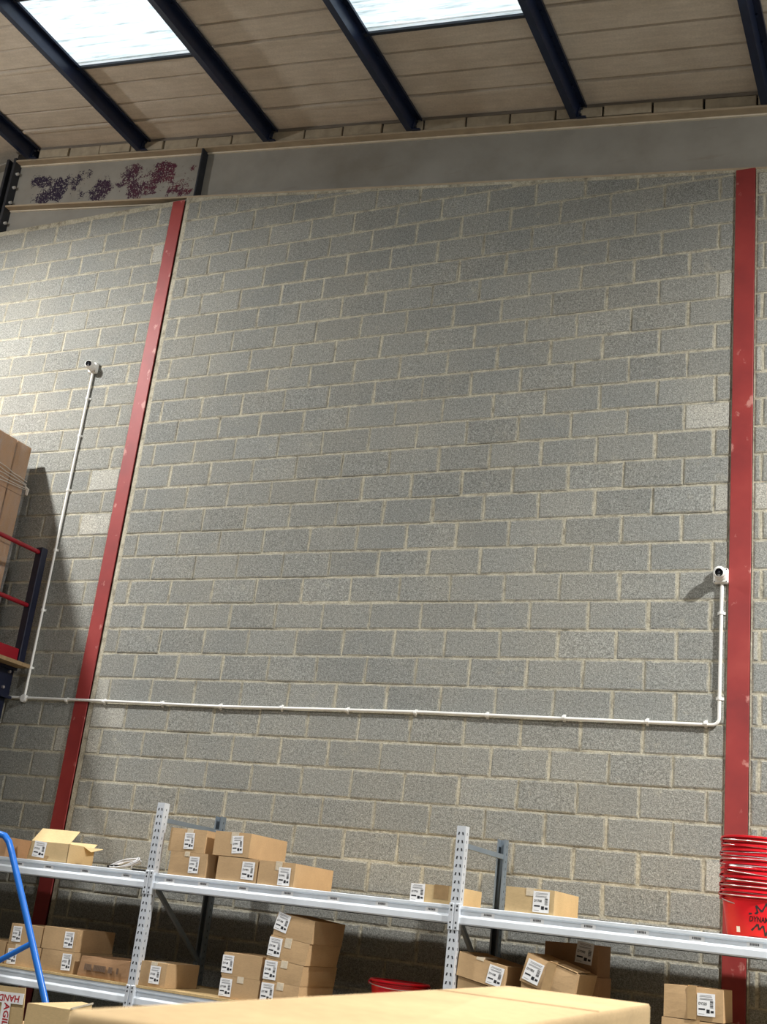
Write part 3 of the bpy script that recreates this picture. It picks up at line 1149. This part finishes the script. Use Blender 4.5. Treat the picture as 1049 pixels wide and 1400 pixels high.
carton('lower-shelf carton sliver at the left edge of the picture', rect(.12, .455, Zl, 1.182), Y1, .5, None, None, 'card', GL)
carton('lower-shelf carton behind the blue rail, top of its pair', rect(.476, .772, 1.176, 1.318), Y1, .5, (.22, .5, LW, .108, 2, 'DY225'), None, 'card', GL)
carton('lower-shelf carton behind the blue rail, bottom of its pair', rect(.472, .79, Zl, 1.174), Y1, .5, (.20, .42, LW, .108, 3, 'DY225'), (.33, .05, .25, 'tape_w'), 'card', GL)
carton('lower-shelf carton just right of the blue rail, top of its pair', rect(.785, 1.09, 1.178, 1.330), Y1, .45, (.78, .52, LW, .11, 2, 'DY225'), None, 'card', GL)
carton('lower-shelf carton just right of the blue rail, bottom of its pair', rect(.803, 1.102, Zl, 1.176), Y1, .45, (.79, .52, LW, .112, 2, 'DY225'), None, 'card', GL)
carton('lower-shelf carton right of the left rack upright, pale label', rect(1.662, 1.90, Zl, 1.190), Y1, .41, (.62, .5, .085, .115, 0, 'DY225'), (.55, .05, .12, 'tape_w'), 'card', GL)
carton('lower-shelf carton on top of the stack of two', rect(2.338, 2.637, 1.174, 1.320), Y1, .42, (.13, .5, .088, .112, 0, 'DY188'), None, 'card', GL)
carton('lower-shelf carton at the bottom of the stack of two', rect(2.343, 2.643, Zl, 1.173), Y1, .42, (.14, .48, .092, .112, 0, 'DY188'), (.5, .05, .25, 'tape_w'), 'card', GL)
G4 = 'cartons in the stack of four'
carton('tilted carton, topmost of the stack of four', [(2.71, 1.612), (3.0, 1.583), (2.692, 1.468), (2.988, 1.438)], Y1, .46, (.18, .62, .10, .115, -8, 'DY188'), None, 'card', G4)
carton('carton second from the top in the stack of four', [(2.682, 1.467), (2.980, 1.437), (2.675, 1.322), (2.962, 1.300)], Y1, .47, (.15, .52, .098, .118, 0, 'DY188'), (.47, .05, .4, 'tape_w'), 'card', G4)
carton('carton third from the top in the stack of four', [(2.668, 1.320), (2.955, 1.298), (2.664, 1.178), (2.945, 1.172)], Y1, .50, (.16, .5, .096, .118, 0, 'DY188'), (.5, .05, .3, 'tape_w'), 'card', G4)
carton('carton at the bottom of the stack of four', [(2.660, 1.177), (2.942, 1.171), (2.655, Zl), (2.942, Zl)], Y1, .50, (.18, .52, .096, .118, 0, 'DY188'), (.5, .05, .3, 'tape_w'), 'card', G4)
# brown paper parcel with grey print
t = carton('crumpled brown paper parcel with faded print beside the left rack upright', [(1.165, 1.165), (1.585, 1.172), (1.147, Zl), (1.597, Zl)], Y1, .42, None, None, 'card3', GL, 'paper_parcel', .012, .01)
b = MB()
for (x0, x1) in ((-.16, -.10), (-.08, .02), (.05, .085), (.12, .135)):
    xx = x0
    while xx < x1:
        b.box((xx, -.016, .045), (xx + .006, -.0125, .085)); xx += .009
tag(b.build('faded_print', 'faded', t), kind='stuff')
# crushed cartons beyond the second upright
GC = 'crushed cartons on the lower shelf'
carton('crushed carton with sagging lid right of the second rack upright', [(4.035, 1.512), (4.345, 1.455), (4.025, 1.372), (4.335, 1.318)], Y1, .5, (.80, .48, .098, .112, -2, 'DY188'), (.45, .05, .1, 'tape_w'), 'card', GC, 'carton', .012, .03)
carton('crushed carton underneath the sagging-lid carton', [(4.03, 1.366), (4.33, 1.312), (4.03, 1.19), (4.33, 1.18)], Y1 + .02, .46, (.85, .65, .09, .10, 0, 'DY188'), (.75, .05, .12, 'tape_w'), 'card', GC, 'carton', .008)
carton('flattened carton at the bottom of the crushed pile by the second upright', rect(4.04, 4.34, Zl, 1.18), Y1 + .02, .46, None, None, 'card', GC)
t = carton('tilted carton with a dark tape strap and creased lid', [(4.478, 1.552), (4.80, 1.462), (4.436, 1.388), (4.765, 1.300)], Y1, .44, (.20, .46, .105, .125, -3, 'DY983'), (.50, .055, .98, 'tape'), 'card', GC, 'carton', .008, .012)
fb = MB(); fb.hexa([(.02, -.004, .215), (.19, -.004, .168), (.19, .30, .178), (.02, .30, .226)], [(.02, -.006, .219), (.19, -.006, .172), (.19, .30, .182), (.02, .30, .230)]); fb.build('lid_flap', 'card', t)
carton('carton under the tilted strapped carton', [(4.44, 1.384), (4.77, 1.296), (4.45, 1.20), (4.77, 1.17)], Y1 + .02, .44, (.16, .55, .09, .10, -2, 'DY983'), None, 'card', GC)
carton('carton at the bottom under the strapped carton', [(4.45, 1.199), (4.77, 1.169), (4.45, Zl), (4.77, Zl)], Y1 + .02, .44, None, None, 'card', GC)
carton('carton at the back with its label just under the upper shelf', [(4.44, 1.632), (4.79, 1.642), (4.44, 1.45), (4.79, 1.45)], -.555, .32, (.75, .72, .11, .13, -6, 'DY983'), None, 'card3', GC)
carton('carton carrying the back label carton', rect(4.44, 4.80, 1.24, 1.449), -.55, .32, None, None, 'card3', GC)
carton('bottom carton of the pile at the back', rect(4.44, 4.80, Zl, 1.239), -.55, .32, None, None, 'card3', GC)
carton('carton marked DY225 on the lower shelf at the far right', [(5.308, 1.474), (5.640, 1.478), (5.31, 1.300), (5.645, 1.303)], Y1, .32, (.72, .5, .1, .12, 1, 'DY225'), (.48, .05, .98, 'tape'), 'card', GL, 'carton', .010)
carton('carton directly beneath the DY225 carton', [(5.30, 1.297), (5.72, 1.297), (5.30, 1.16), (5.72, 1.16)], Y1, .34, None, (.45, .05, .3, 'tape'), 'card', GL)
carton('lowest carton beneath the DY225 carton', rect(5.30, 5.72, Zl, 1.159), Y1, .34, None, None, 'card', GL)

# open carton with raised flap on the upper shelf
x0, x1, zt_, D = .492, .868, 1.918, .31
t = thing('open_carton', 'open carton with its front flap raised on the upper shelf at left', 'box', (x0, Y1, Zu), GU)
W, Hh = x1 - x0, zt_ - Zu
b = MB(); th = .004
b.hexa([(0, 0, 0), (W, 0, 0), (W, th, 0), (0, th, 0)], [(.012, 0, Hh), (W - .004, 0, Hh), (W - .004, th, Hh), (.012, th, Hh)])
b.hexa([(0, 0, 0), (th, 0, 0), (th, D, 0), (0, D, 0)], [(.012, 0, Hh), (.012 + th, 0, Hh), (.012 + th, D, Hh), (.012, D, Hh)])
b.hexa([(W - th, 0, 0), (W, 0, 0), (W, D, 0), (W - th, D, 0)], [(W - th - .004, 0, Hh), (W - .004, 0, Hh), (W - .004, D, Hh), (W - th - .004, D, Hh)])
b.hexa([(0, D - th, 0), (W, D - th, 0), (W, D, 0), (0, D, 0)], [(.012, D - th, Hh), (W - .004, D - th, Hh), (W - .004, D, Hh), (.012, D, Hh)])
b.box((0, 0, 0), (W, D, th))
b.build('body', 'card2', t)
b = MB(); b.hexa([(.012, 0, Hh), (W - .004, 0, Hh), (W - .004, .004, Hh - .001), (.012, .004, Hh - .001)], [(.035, .07, Hh + .10), (W + .015, .07, Hh + .10), (W + .015, .074, Hh + .098), (.035, .074, Hh + .098)])
b.build('front_flap', 'card_in', t)
b = MB(); b.hexa([(W - .006, D * .55, Hh), (W - .004, D, Hh), (W - .010, D, Hh), (W - .012, D * .55, Hh)], [(W + .05, D * .66, Hh - .035), (W + .075, D, Hh - .004), (W + .072, D, Hh), (W + .047, D * .66, Hh - .031)])
b.build('side_flap', 'card_in', t)
b = MB(); b.hexa([(.02, D - .004, Hh), (W - .01, D - .004, Hh), (W - .01, D, Hh), (.02, D, Hh)], [(.02, D + .03, Hh + .03), (W - .01, D + .03, Hh + .03), (W - .01, D + .034, Hh + .03), (.02, D + .034, Hh + .03)])
b.build('rear_flap', 'card_in', t)
label_parts([(0, Hh), (W, Hh), (0, 0), (W, 0)], -.0012, .27, .58, .115, .115, -3, 'DY225', t)
b = MB(); b.box((.0, -.0016, .0), (.19, .001, .03)); b.box((.06, -.0018, .022), (.2, .0, .04)); b.build('torn_tape', 'tape', t)

# coil of white cable
b = MB()
pts = []
r = random.Random(3)
for k in range(130):
    a = k / 130 * 2 * PI * 5.2
    rx, ry = .088 + .022 * math.sin(k * .171), .105 + .025 * math.cos(k * .113)
    pts.append((1.285 + rx * math.cos(a), -.86 + ry * math.sin(a), Z_UP + .010 + (.028 + .02 * (k / 130)) * (1 + math.sin(a + .3))))
for k in range(1, 20):
    pts.append((1.37 + .011 * k, -.93 + .003 * k + .006 * math.sin(k * 1.1), Z_UP + .009 + .004 * (1 + math.sin(k * .9))))
b.tube(pts, .005, 6)
cc = thing('cable_coil', 'loose coil of white cable on the upper shelf beside the left upright', 'cable', (1.285, -.86, Z_UP))
o = smooth(b.build('cable', 'cable', cc)); o.matrix_parent_inverse = Matrix.Translation((-1.285, .86, -Z_UP))
b = MB()
b.tube([(1.20, -.965, Z_UP + .012), (1.22, -.93, Z_UP + .02), (1.24, -.89, Z_UP + .026)], .009, 6)
b.tube([(1.40, -.93, Z_UP + .012), (1.58, -.90, Z_UP + .012)], .0085, 6)
o = smooth(b.build('plug_sleeve', 'rubber', cc)); o.matrix_parent_inverse = Matrix.Translation((-1.285, .86, -Z_UP))


# ------------------------------------------------------------------ red buckets
RB, RT, HB = .155, .186, .245
bm_ = MB(); bm_.lathe([(0, .004), (RB - .006, .0), (RB, .004), (RT, HB - .03), (RT + .003, HB - .003), (RT - .003, HB - .004), (RB - .004, .008), (0, .008)], 40)
body_m = bm_.mesh('body', 'bucket')
rm = MB(); rm.lathe([(RT - .004, HB), (RT + .006, HB + .001), (RT + .014, HB - .002), (RT + .015, HB - .012), (RT + .009, HB - .013), (RT + .004, HB - .008), (RT, HB - .004), (RT - .004, HB)], 40)
rm.lathe([(RT, HB - .022), (RT + .009, HB - .0225), (RT + .009, HB - .026), (RT, HB - .027)], 40)
rim_m = rm.mesh('rim', 'bucket')
lug_m = []
for s in (-1, 1):
    em = MB(); em.bbox((s * (RT + .004) - .012 + s * .006, -.02, HB - .035), (s * (RT + .004) + .012 + s * .006, .02, HB - .012), .004)
    lug_m.append(em.mesh('handle_lug', 'bucketdark'))
for me in (body_m, rim_m):
    me.polygons.foreach_set('use_smooth', [True] * len(me.polygons))
    me.set_sharp_from_angle(angle=math.radians(35))


def bucket(label, loc, rz, group, droop, name='bucket'):
    t = thing(name, label, 'bucket', loc, group, (0, 0, rz))
    link('body', body_m, t); link('rim', rim_m, t); [link('handle_lug', q_, t) for q_ in lug_m]
    pts = []
    R = RT + .018
    for k in range(25):
        a = PI * k / 24
        pts.append((R * math.cos(a), -R * math.sin(a) * math.cos(droop), HB - .022 - R * math.sin(a) * math.sin(droop) * .35))
    b = MB(); b.tube(pts, .003, 6)
    smooth(b.build('handle', 'wire', t))
    return t


BX, BY = 5.742, -.57
NB = 14
PITCHB = .0265
ordn = ['topmost', 'second', 'third', 'fourth', 'fifth', 'sixth', 'seventh', 'eighth', 'ninth', 'tenth', 'eleventh', 'twelfth', 'thirteenth']
rr = random.Random(12)
ang_cam = math.atan2(CAM.y - BY, CAM.x - BX)
bottom = None
for k in range(NB):
    fromtop = NB - 1 - k
    lab = 'bottom red bucket of the stack, printed with a black starburst' if k == 0 else ('topmost red bucket of the nested stack by the right column' if fromtop == 0 else '%s red bucket from the top of the nested stack' % ordn[fromtop])
    t = bucket(lab, (BX + rr.uniform(-.003, .003), BY + rr.uniform(-.003, .003), Z_UP + .0005 + PITCHB * k), rr.uniform(-.5, .9), 'nested red buckets by the right column', rr.uniform(.1, .5) if k else .75)
    if k == 0:
        bottom = t
# printing on the bottom bucket: black starburst with the lettering
def wrap(t, ac, u, z, rofs=.0012):
    """u metres round the wall from world angle ac, z height -> local point"""
    r_ = RB + (RT - RB) * (z - .004) / (HB - .034) + rofs
    a = ac + u / r_ - t.rotation_euler.z
    return (r_ * math.cos(a), r_ * math.sin(a), z)


LA = ang_cam + .40
b = MB()
import itertools
ZL = .108
def stroke(p, q, wd):
    p, q = Vector(p), Vector(q)
    d = (q - p).normalized()
    n_ = Vector((-d.y, d.x)) * wd / 2
    cs = [p + n_, p - n_, q - n_ * .25, q + n_ * .25]
    b.add([wrap(bottom, LA, c.x, ZL + c.y) for c in cs], [(0, 1, 2, 3), (3, 2, 1, 0)])
vs, fs = text_mesh('DYNAM')
b.add([wrap(bottom, LA, -.094 + .112 * p[0], ZL - .013 + .032 * p[1]) for p in vs], [f for f in fs] + [f[::-1] for f in fs])
zig = [(-.10, .030), (-.050, .038), (-.062, .080), (-.026, .048), (.0, .098), (.018, .050), (.055, .082), (.058, .040)]
for p, q in zip(zig, zig[1:]):
    stroke(p, q, .013); stroke(q, p, .013)
zig = [(-.078, -.062), (-.045, -.024), (-.035, -.055), (-.014, -.030), (.006, -.086), (.022, -.032), (.05, -.06), (.055, -.024)]
for p, q in zip(zig, zig[1:]):
    stroke(p, q, .013); stroke(q, p, .013)
for k in range(16):
    stroke((-.088 + .009 * k, -.096), (-.088 + .009 * k + .006, -.096), .006)
b.build('starburst_print', 'ink', bottom)
b = MB()
la = LA - .98
b.add([wrap(bottom, la, u, z) for u, z in ((-.012, .03), (.012, .03), (.012, .062), (-.012, .062))], [(0, 1, 2, 3)]); b.build('sticker', 'paper', bottom)
bucket('red bucket standing alone on the lower shelf behind the big carton', (3.52, -.72, Z_LO), .5, None, .35)

# ------------------------------------------------------------------ raised platform with wrapped load at the left
t = thing('raised_platform', 'raised storage platform with navy posts and red guard rails at left', 'platform', (-2.0, -2.0, 0))
o_ = Vector((2.0, 2.0, 0))
def lp(a, c): return (tuple(Vector(a) + o_), tuple(Vector(c) + o_))
for k in range(5):
    x1 = -.70 - k * .55
    b = MB(); b.box(*lp((x1 - .546, -4.2, 3.445), (x1, -.1, 3.478))); b.build('deck_board', 'deckwood', t)
b = MB(); b.box(*lp((-.94, -4.2, 3.16), (-.88, -.1, 3.444))); b.box(*lp((-.98, -4.2, 3.42), (-.84, -.1, 3.444))); b.box(*lp((-.98, -4.2, 3.16), (-.84, -.1, 3.184))); bm1 = b.build('edge_beam', 'navy2', t)
for (yy, zz) in ((-.16, 3.40), (-.20, 3.25)):
    b = MB(); b.tube([tuple(Vector((-.88, yy, zz)) + o_), tuple(Vector((-.862, yy, zz)) + o_)], .014, 6); b.build('bolt', 'wire', bm1)
b = MB(); b.box(*lp((-3.4, -.16, 3.2), (-.94, -.1, 3.444))); b.build('rear_beam', 'navy2', t)
for yy in (-.16, -1.9, -4.1):
    b = MB(); b.bbox(*lp((-.838, yy - .04, 3.479), (-.757, yy + .04, 4.58)), .006); b.build('guard_post', 'navy2', t)
for yy in (-.16, -4.1):
    for xx in (-.95, -3.3):
        b = MB(); b.bbox(*lp((xx - .05, yy - .05, 0), (xx + .05, yy + .05, 3.42)), .006); b.build('leg', 'navy2', t)
for zz in (4.53, 4.015):
    b = MB(); b.tube([tuple(Vector((-.80, -4.1, zz)) + o_), tuple(Vector((-.80, -.19, zz)) + o_)], .021, 12); smooth(b.build('guard_rail', 'redrail', t))
b = MB(); b.box(*lp((-.80, -4.1, 3.48), (-.775, -.205, 3.60))); b.build('kick_plate', 'redrail', t)

pal = thing('pallet', 'wooden pallet under the wrapped load on the raised platform', 'pallet', (-1.75, -.9, 3.478))
for k in range(6):
    y = -.72 + k * .25
    b = MB(); b.box((-.54, y, .11), (.54, y + .14, .132)); b.build('top_board', 'pallet', pal)
for xx in (-.5, -.07, .36):
    b = MB(); b.box((xx, -.72, .02), (xx + .14, .67, .11)); b.build('bearer', 'pallet', pal)
    b = MB(); b.box((xx, -.72, .0), (xx + .14, .67, .02)); b.build('bottom_board', 'pallet', pal)
ys = [-.15, -.363, -.66, -.96, -1.26, -1.62]
rows = 4
zb0, zt0 = 3.612, 5.632
names_c = ['against the wall', 'second from the wall', 'third from the wall', 'fourth from the wall', 'farthest from the wall']
rown = ['bottom', 'second', 'third', 'top']
for c_ in range(5):
    for r_ in range(rows):
        z0_, z1_ = zb0 + (zt0 - zb0) * r_ / rows, zb0 + (zt0 - zb0) * (r_ + 1) / rows - .003
        q = thing('wrapped_carton', 'brown carton in the %s row of the wrapped load, %s' % (rown[r_], names_c[c_]), 'box', (-1.7, (ys[c_] + ys[c_ + 1]) / 2, z0_), 'cartons of the wrapped pallet load')
        hy = (ys[c_] - ys[c_ + 1]) / 2 - .006
        b = MB(); b.bbox((-.5, -hy, 0), (.5 + random.uniform(-.004, .002), hy, z1_ - z0_), .006); b.build('body', 'card3', q)
# film: closed sleeve a few millimetres off the cartons, slightly rumpled
b = MB()
ring = []
for (xa, ya, xb_, yb_) in ((-1.19, -.142, -1.19, -1.632), (-1.19, -1.632, -2.21, -1.632), (-2.21, -1.632, -2.21, -.142), (-2.21, -.142, -1.19, -.142)):
    for k in range(14):
        u = k / 14
        ring.append((xa + (xb_ - xa) * u, ya + (yb_ - ya) * u))
nz = 24
rf = random.Random(8)
V, F = [], []
for i in range(nz + 1):
    z = zb0 - .02 + (zt0 + .0 - zb0 + .02) * i / nz
    for (x, y) in ring:
        j = rf.uniform(0, .006)
        cxx, cyy = -1.7, -.9
        V.append((x + (j if x > cxx else -j), y + (j if y > cyy else -j) * .3, z))
n = len(ring)
for i in range(nz):
    for k in range(n):
        F.append((i * n + k, i * n + (k + 1) % n, (i + 1) * n + (k + 1) % n, (i + 1) * n + k))
b.add(V, F)
fm = b.build('stretch_film', 'film')
b = MB(); rs = random.Random(5)
for k in range(5):
    b.tube([(-1.178, -.15 - .1 * j, 5.19 + .02 * k + .10 * (.1 * j) * (k - 1.5) * .5 + rs.uniform(-.006, .006)) for j in range(15)], .0045, 5)
b.tube([(-1.176, -.17, 5.22), (-1.172, -.13, 5.20), (-1.168, -.135, 5.14)], [.012, .02, .014], 6)
tag(b.build('film_strand', 'strand', fm), kind='stuff')
tag(fm, 'clear stretch film wrapped round the pallet load on the platform', 'film')

# ------------------------------------------------------------------ blue mobile steps rail
t = thing('warehouse_steps', 'blue tubular handrail of mobile warehouse steps at the bottom left', 'ladder', (1.6, -3.0, 0))
def hr(dy):
    P = [(1.30, 1.62), (1.80, 1.84), (1.93, 1.858), (1.995, 1.846), (2.032, 1.816), (2.062, 1.77), (2.27, 1.42), (2.477, 1.066), (2.90, .30), (3.02, .05)]
    b = MB(); b.tube([(x - 1.6, dy, z) for x, z in P], .0185, 12)
    return smooth(b.build('handrail', 'blue', t))
hr(0)
for dy in (0,):
    b = MB(); b.tube([(2.325 - 1.6, dy, 1.305), (1.30 - 1.6, dy, .73)], .015, 10); smooth(b.build('side_brace', 'blue', t))
    b = MB(); b.tube([(1.30 - 1.6, dy, 1.62), (1.30 - 1.6, dy, .05)], .0185, 10); smooth(b.build('rear_post', 'blue', t))
for k, (x, z) in enumerate(((1.45, .72), (1.75, .48), (2.05, .24))):
    b = MB(); b.bbox((x - 1.6 - .16, -.02, z), (x - 1.6 + .16, .62, z + .03), .006); b.build('tread', 'blue', t)
for dy in (0, .6):
    for x in (1.30, 3.02):
        b = MB(); b.tube([(x - 1.6, dy - .02, .05), (x - 1.6, dy + .02, .05)], .05, 16); b.build('wheel', 'rubber', t)

# ------------------------------------------------------------------ cartons in the left foreground
def tapebox(label, poly, z0_, z1_, mat, name='carton'):
    cx = sum(p[0] for p in poly) / len(poly); cyy = sum(p[1] for p in poly) / len(poly)
    t = thing(name, label, 'box', (cx, cyy, z0_), 'cartons in the left foreground')
    b = MB(); b.prism([(p[0] - cx, p[1] - cyy) for p in poly], 0, z1_ - z0_, 'z'); b.build('body', mat, t)
    return t, cx, cyy
A = [(2.40, -3.6), (2.862, -3.6), (2.862, -3.585), (2.40, -3.585)]
ta, cx, cyy = tapebox('open carton with red lettered FRAGILE tape at the bottom left corner', [(2.35, -3.6), (2.868, -3.6), (2.868, -3.2), (2.35, -3.2)], .45, .95, 'card')
b = MB(); b.hexa([(2.35 - cx, -.2, .50), (2.868 - cx, -.2, .50), (2.868 - cx, -.196, .50), (2.35 - cx, -.196, .50)], [(2.36 - cx, -.212, .672), (2.852 - cx, -.212, .692), (2.852 - cx, -.208, .692), (2.36 - cx, -.208, .672)])
b.build('front_flap', 'card2', ta)
b = MB()
yy = -.2145
b.hexa([(2.36 - cx, yy, .600), (2.853 - cx, yy, .619), (2.853 - cx, yy + .002, .619), (2.36 - cx, yy + .002, .600)], [(2.36 - cx, yy, .648), (2.853 - cx, yy, .667), (2.853 - cx, yy + .002, .667), (2.36 - cx, yy + .002, .648)])
b.hexa([(2.752 - cx, yy - .001, .30), (2.806 - cx, yy - .001, .30), (2.806 - cx, yy + .001, .30), (2.752 - cx, yy + .001, .30)], [(2.732 - cx, yy - .001, .622), (2.784 - cx, yy - .001, .626), (2.784 - cx, yy + .001, .626), (2.732 - cx, yy + .001, .622)])
vs, fs = text_mesh('HANDLE')
for x0_ in (2.45, 2.66):
    b.add([(x0_ - cx + .17 * (1 - p[0]), yy - .001, .610 + .0395 * (x0_ - 2.45 + .17 * (1 - p[0])) + .03 * (1 - p[1])) for p in vs], fs, 1)
vs, fs = text_mesh('AGILE')
b.add([(2.748 - cx + .034 * p[1] + .010 * p[0], yy - .002, .618 - .125 * p[0]) for p in vs], fs, 1)
b.build('printed_tape', ['paper', 'inkred'], ta)
tb, cx, cyy = tapebox('plain carton with torn tape beside the FRAGILE tape carton', [(2.888, -3.62), (3.124, -3.60), (2.96, -3.22), (2.72 + .152, -3.19)], .45, 1.082, 'card2')
b = MB(); b.hexa([(3.124 - cx, -3.60 - cyy, .632), (3.130 - cx, -3.60 - cyy, .632), (2.966 - cx, -3.22 - cyy, .632), (2.96 - cx, -3.22 - cyy, .632)], [(3.124 - cx, -3.60 - cyy, .640), (3.130 - cx, -3.60 - cyy, .640), (2.966 - cx, -3.22 - cyy, .640), (2.96 - cx, -3.22 - cyy, .640)])
b.build('torn_tape', 'tape_w', tb)
t = thing('packing_bench', 'low packing bench carrying the left foreground cartons', 'bench', (2.73, -3.4, 0))
b = MB(); b.bbox((-.42, -.26, .41), (.42, .25, .45), .006); b.build('bench_top', 'wood', t)
for sx in (-.36, .32):
    for sy_ in (-.22, .18):
        b = MB(); b.bbox((sx, sy_, 0), (sx + .04, sy_ + .04, .41), .004); b.build('leg', 'galv2', t)

# ------------------------------------------------------------------ long carton in the near foreground
def rounded(poly, r, seg=4):
    out = []
    n = len(poly)
    for i in range(n):
        p0, p, p1 = Vector(poly[i - 1]), Vector(poly[i]), Vector(poly[(i + 1) % n])
        a = p + (p0 - p).normalized() * r
        c = p + (p1 - p).normalized() * r
        for k in range(seg + 1):
            u = k / seg
            out.append(a.lerp(p, u).lerp(p.lerp(c, u), u))
    return out
TOP = 1.542
F4 = [(6.366, -7.84), (6.545, -7.80), (6.418, -6.452), (6.190, -6.500)]
F4 = [F4[0], F4[1], F4[2], F4[3]]
cx = sum(p[0] for p in F4) / 4; cyy = sum(p[1] for p in F4) / 4
t = thing('long_carton', 'long pale carton out of focus in the near foreground at the bottom', 'box', (cx, cyy, 1.06))
ply = [(p.x - cx, p.y - cyy) for p in rounded(F4, .012)]
Hc = TOP - 1.06
b = MB()
n = len(ply)
def ringat(s, z): return [(x * (1 - s / .1) , y * (1 - s / .65), z) for x, y in ply]
lv = [ringat(0, 0), ringat(0, Hc - .012), ringat(.0008, Hc - .004), ringat(.004, Hc)]
V = [p for r_ in lv for p in r_]
F = []
for i in range(len(lv) - 1):
    for k in range(n):
        F.append((i * n + k, i * n + (k + 1) % n, (i + 1) * n + (k + 1) % n, (i + 1) * n + k))
F += [tuple(range(n))[::-1], tuple(range(3 * n, 4 * n))]
b.add(V, F); smooth(b.build('body', 'fgcard', t), 50)
# cross seam of the lid and down the side
def at(u, v):   # u along the length (0 near), v across
    a = Vector(F4[0]).lerp(Vector(F4[3]), u); c = Vector(F4[1]).lerp(Vector(F4[2]), u)
    p = a.lerp(c, v)
    return (p.x - cx, p.y - cyy)
for (u0, u1) in ((.66, .64),):
    b = MB()
    p, q = at(u0, 0.03), at(u1, .985)
    b.hexa([(p[0], p[1] - .002, Hc - .003), (q[0], q[1] - .002, Hc - .003), (q[0], q[1] + .002, Hc - .003), (p[0], p[1] + .002, Hc - .003)], [(p[0], p[1] - .002, Hc + .0006), (q[0], q[1] - .002, Hc + .0006), (q[0], q[1] + .002, Hc + .0006), (p[0], p[1] + .002, Hc + .0006)])
    b.build('lid_seam', 'card3', t)
p = at(.08, .03); q = at(.02, .6)
for k in range(2):
    t2 = thing('long_carton', ['long carton directly under the near foreground carton', 'long carton on the floor at the bottom of the near stack'][k], 'box', (cx, cyy, .53 * (1 - k)), 'stack of long cartons')
    b = MB(); b.prism([(x * .995, y * .995) for x, y in ply], 0, .529, 'z'); b.build('body', 'card2', t2)
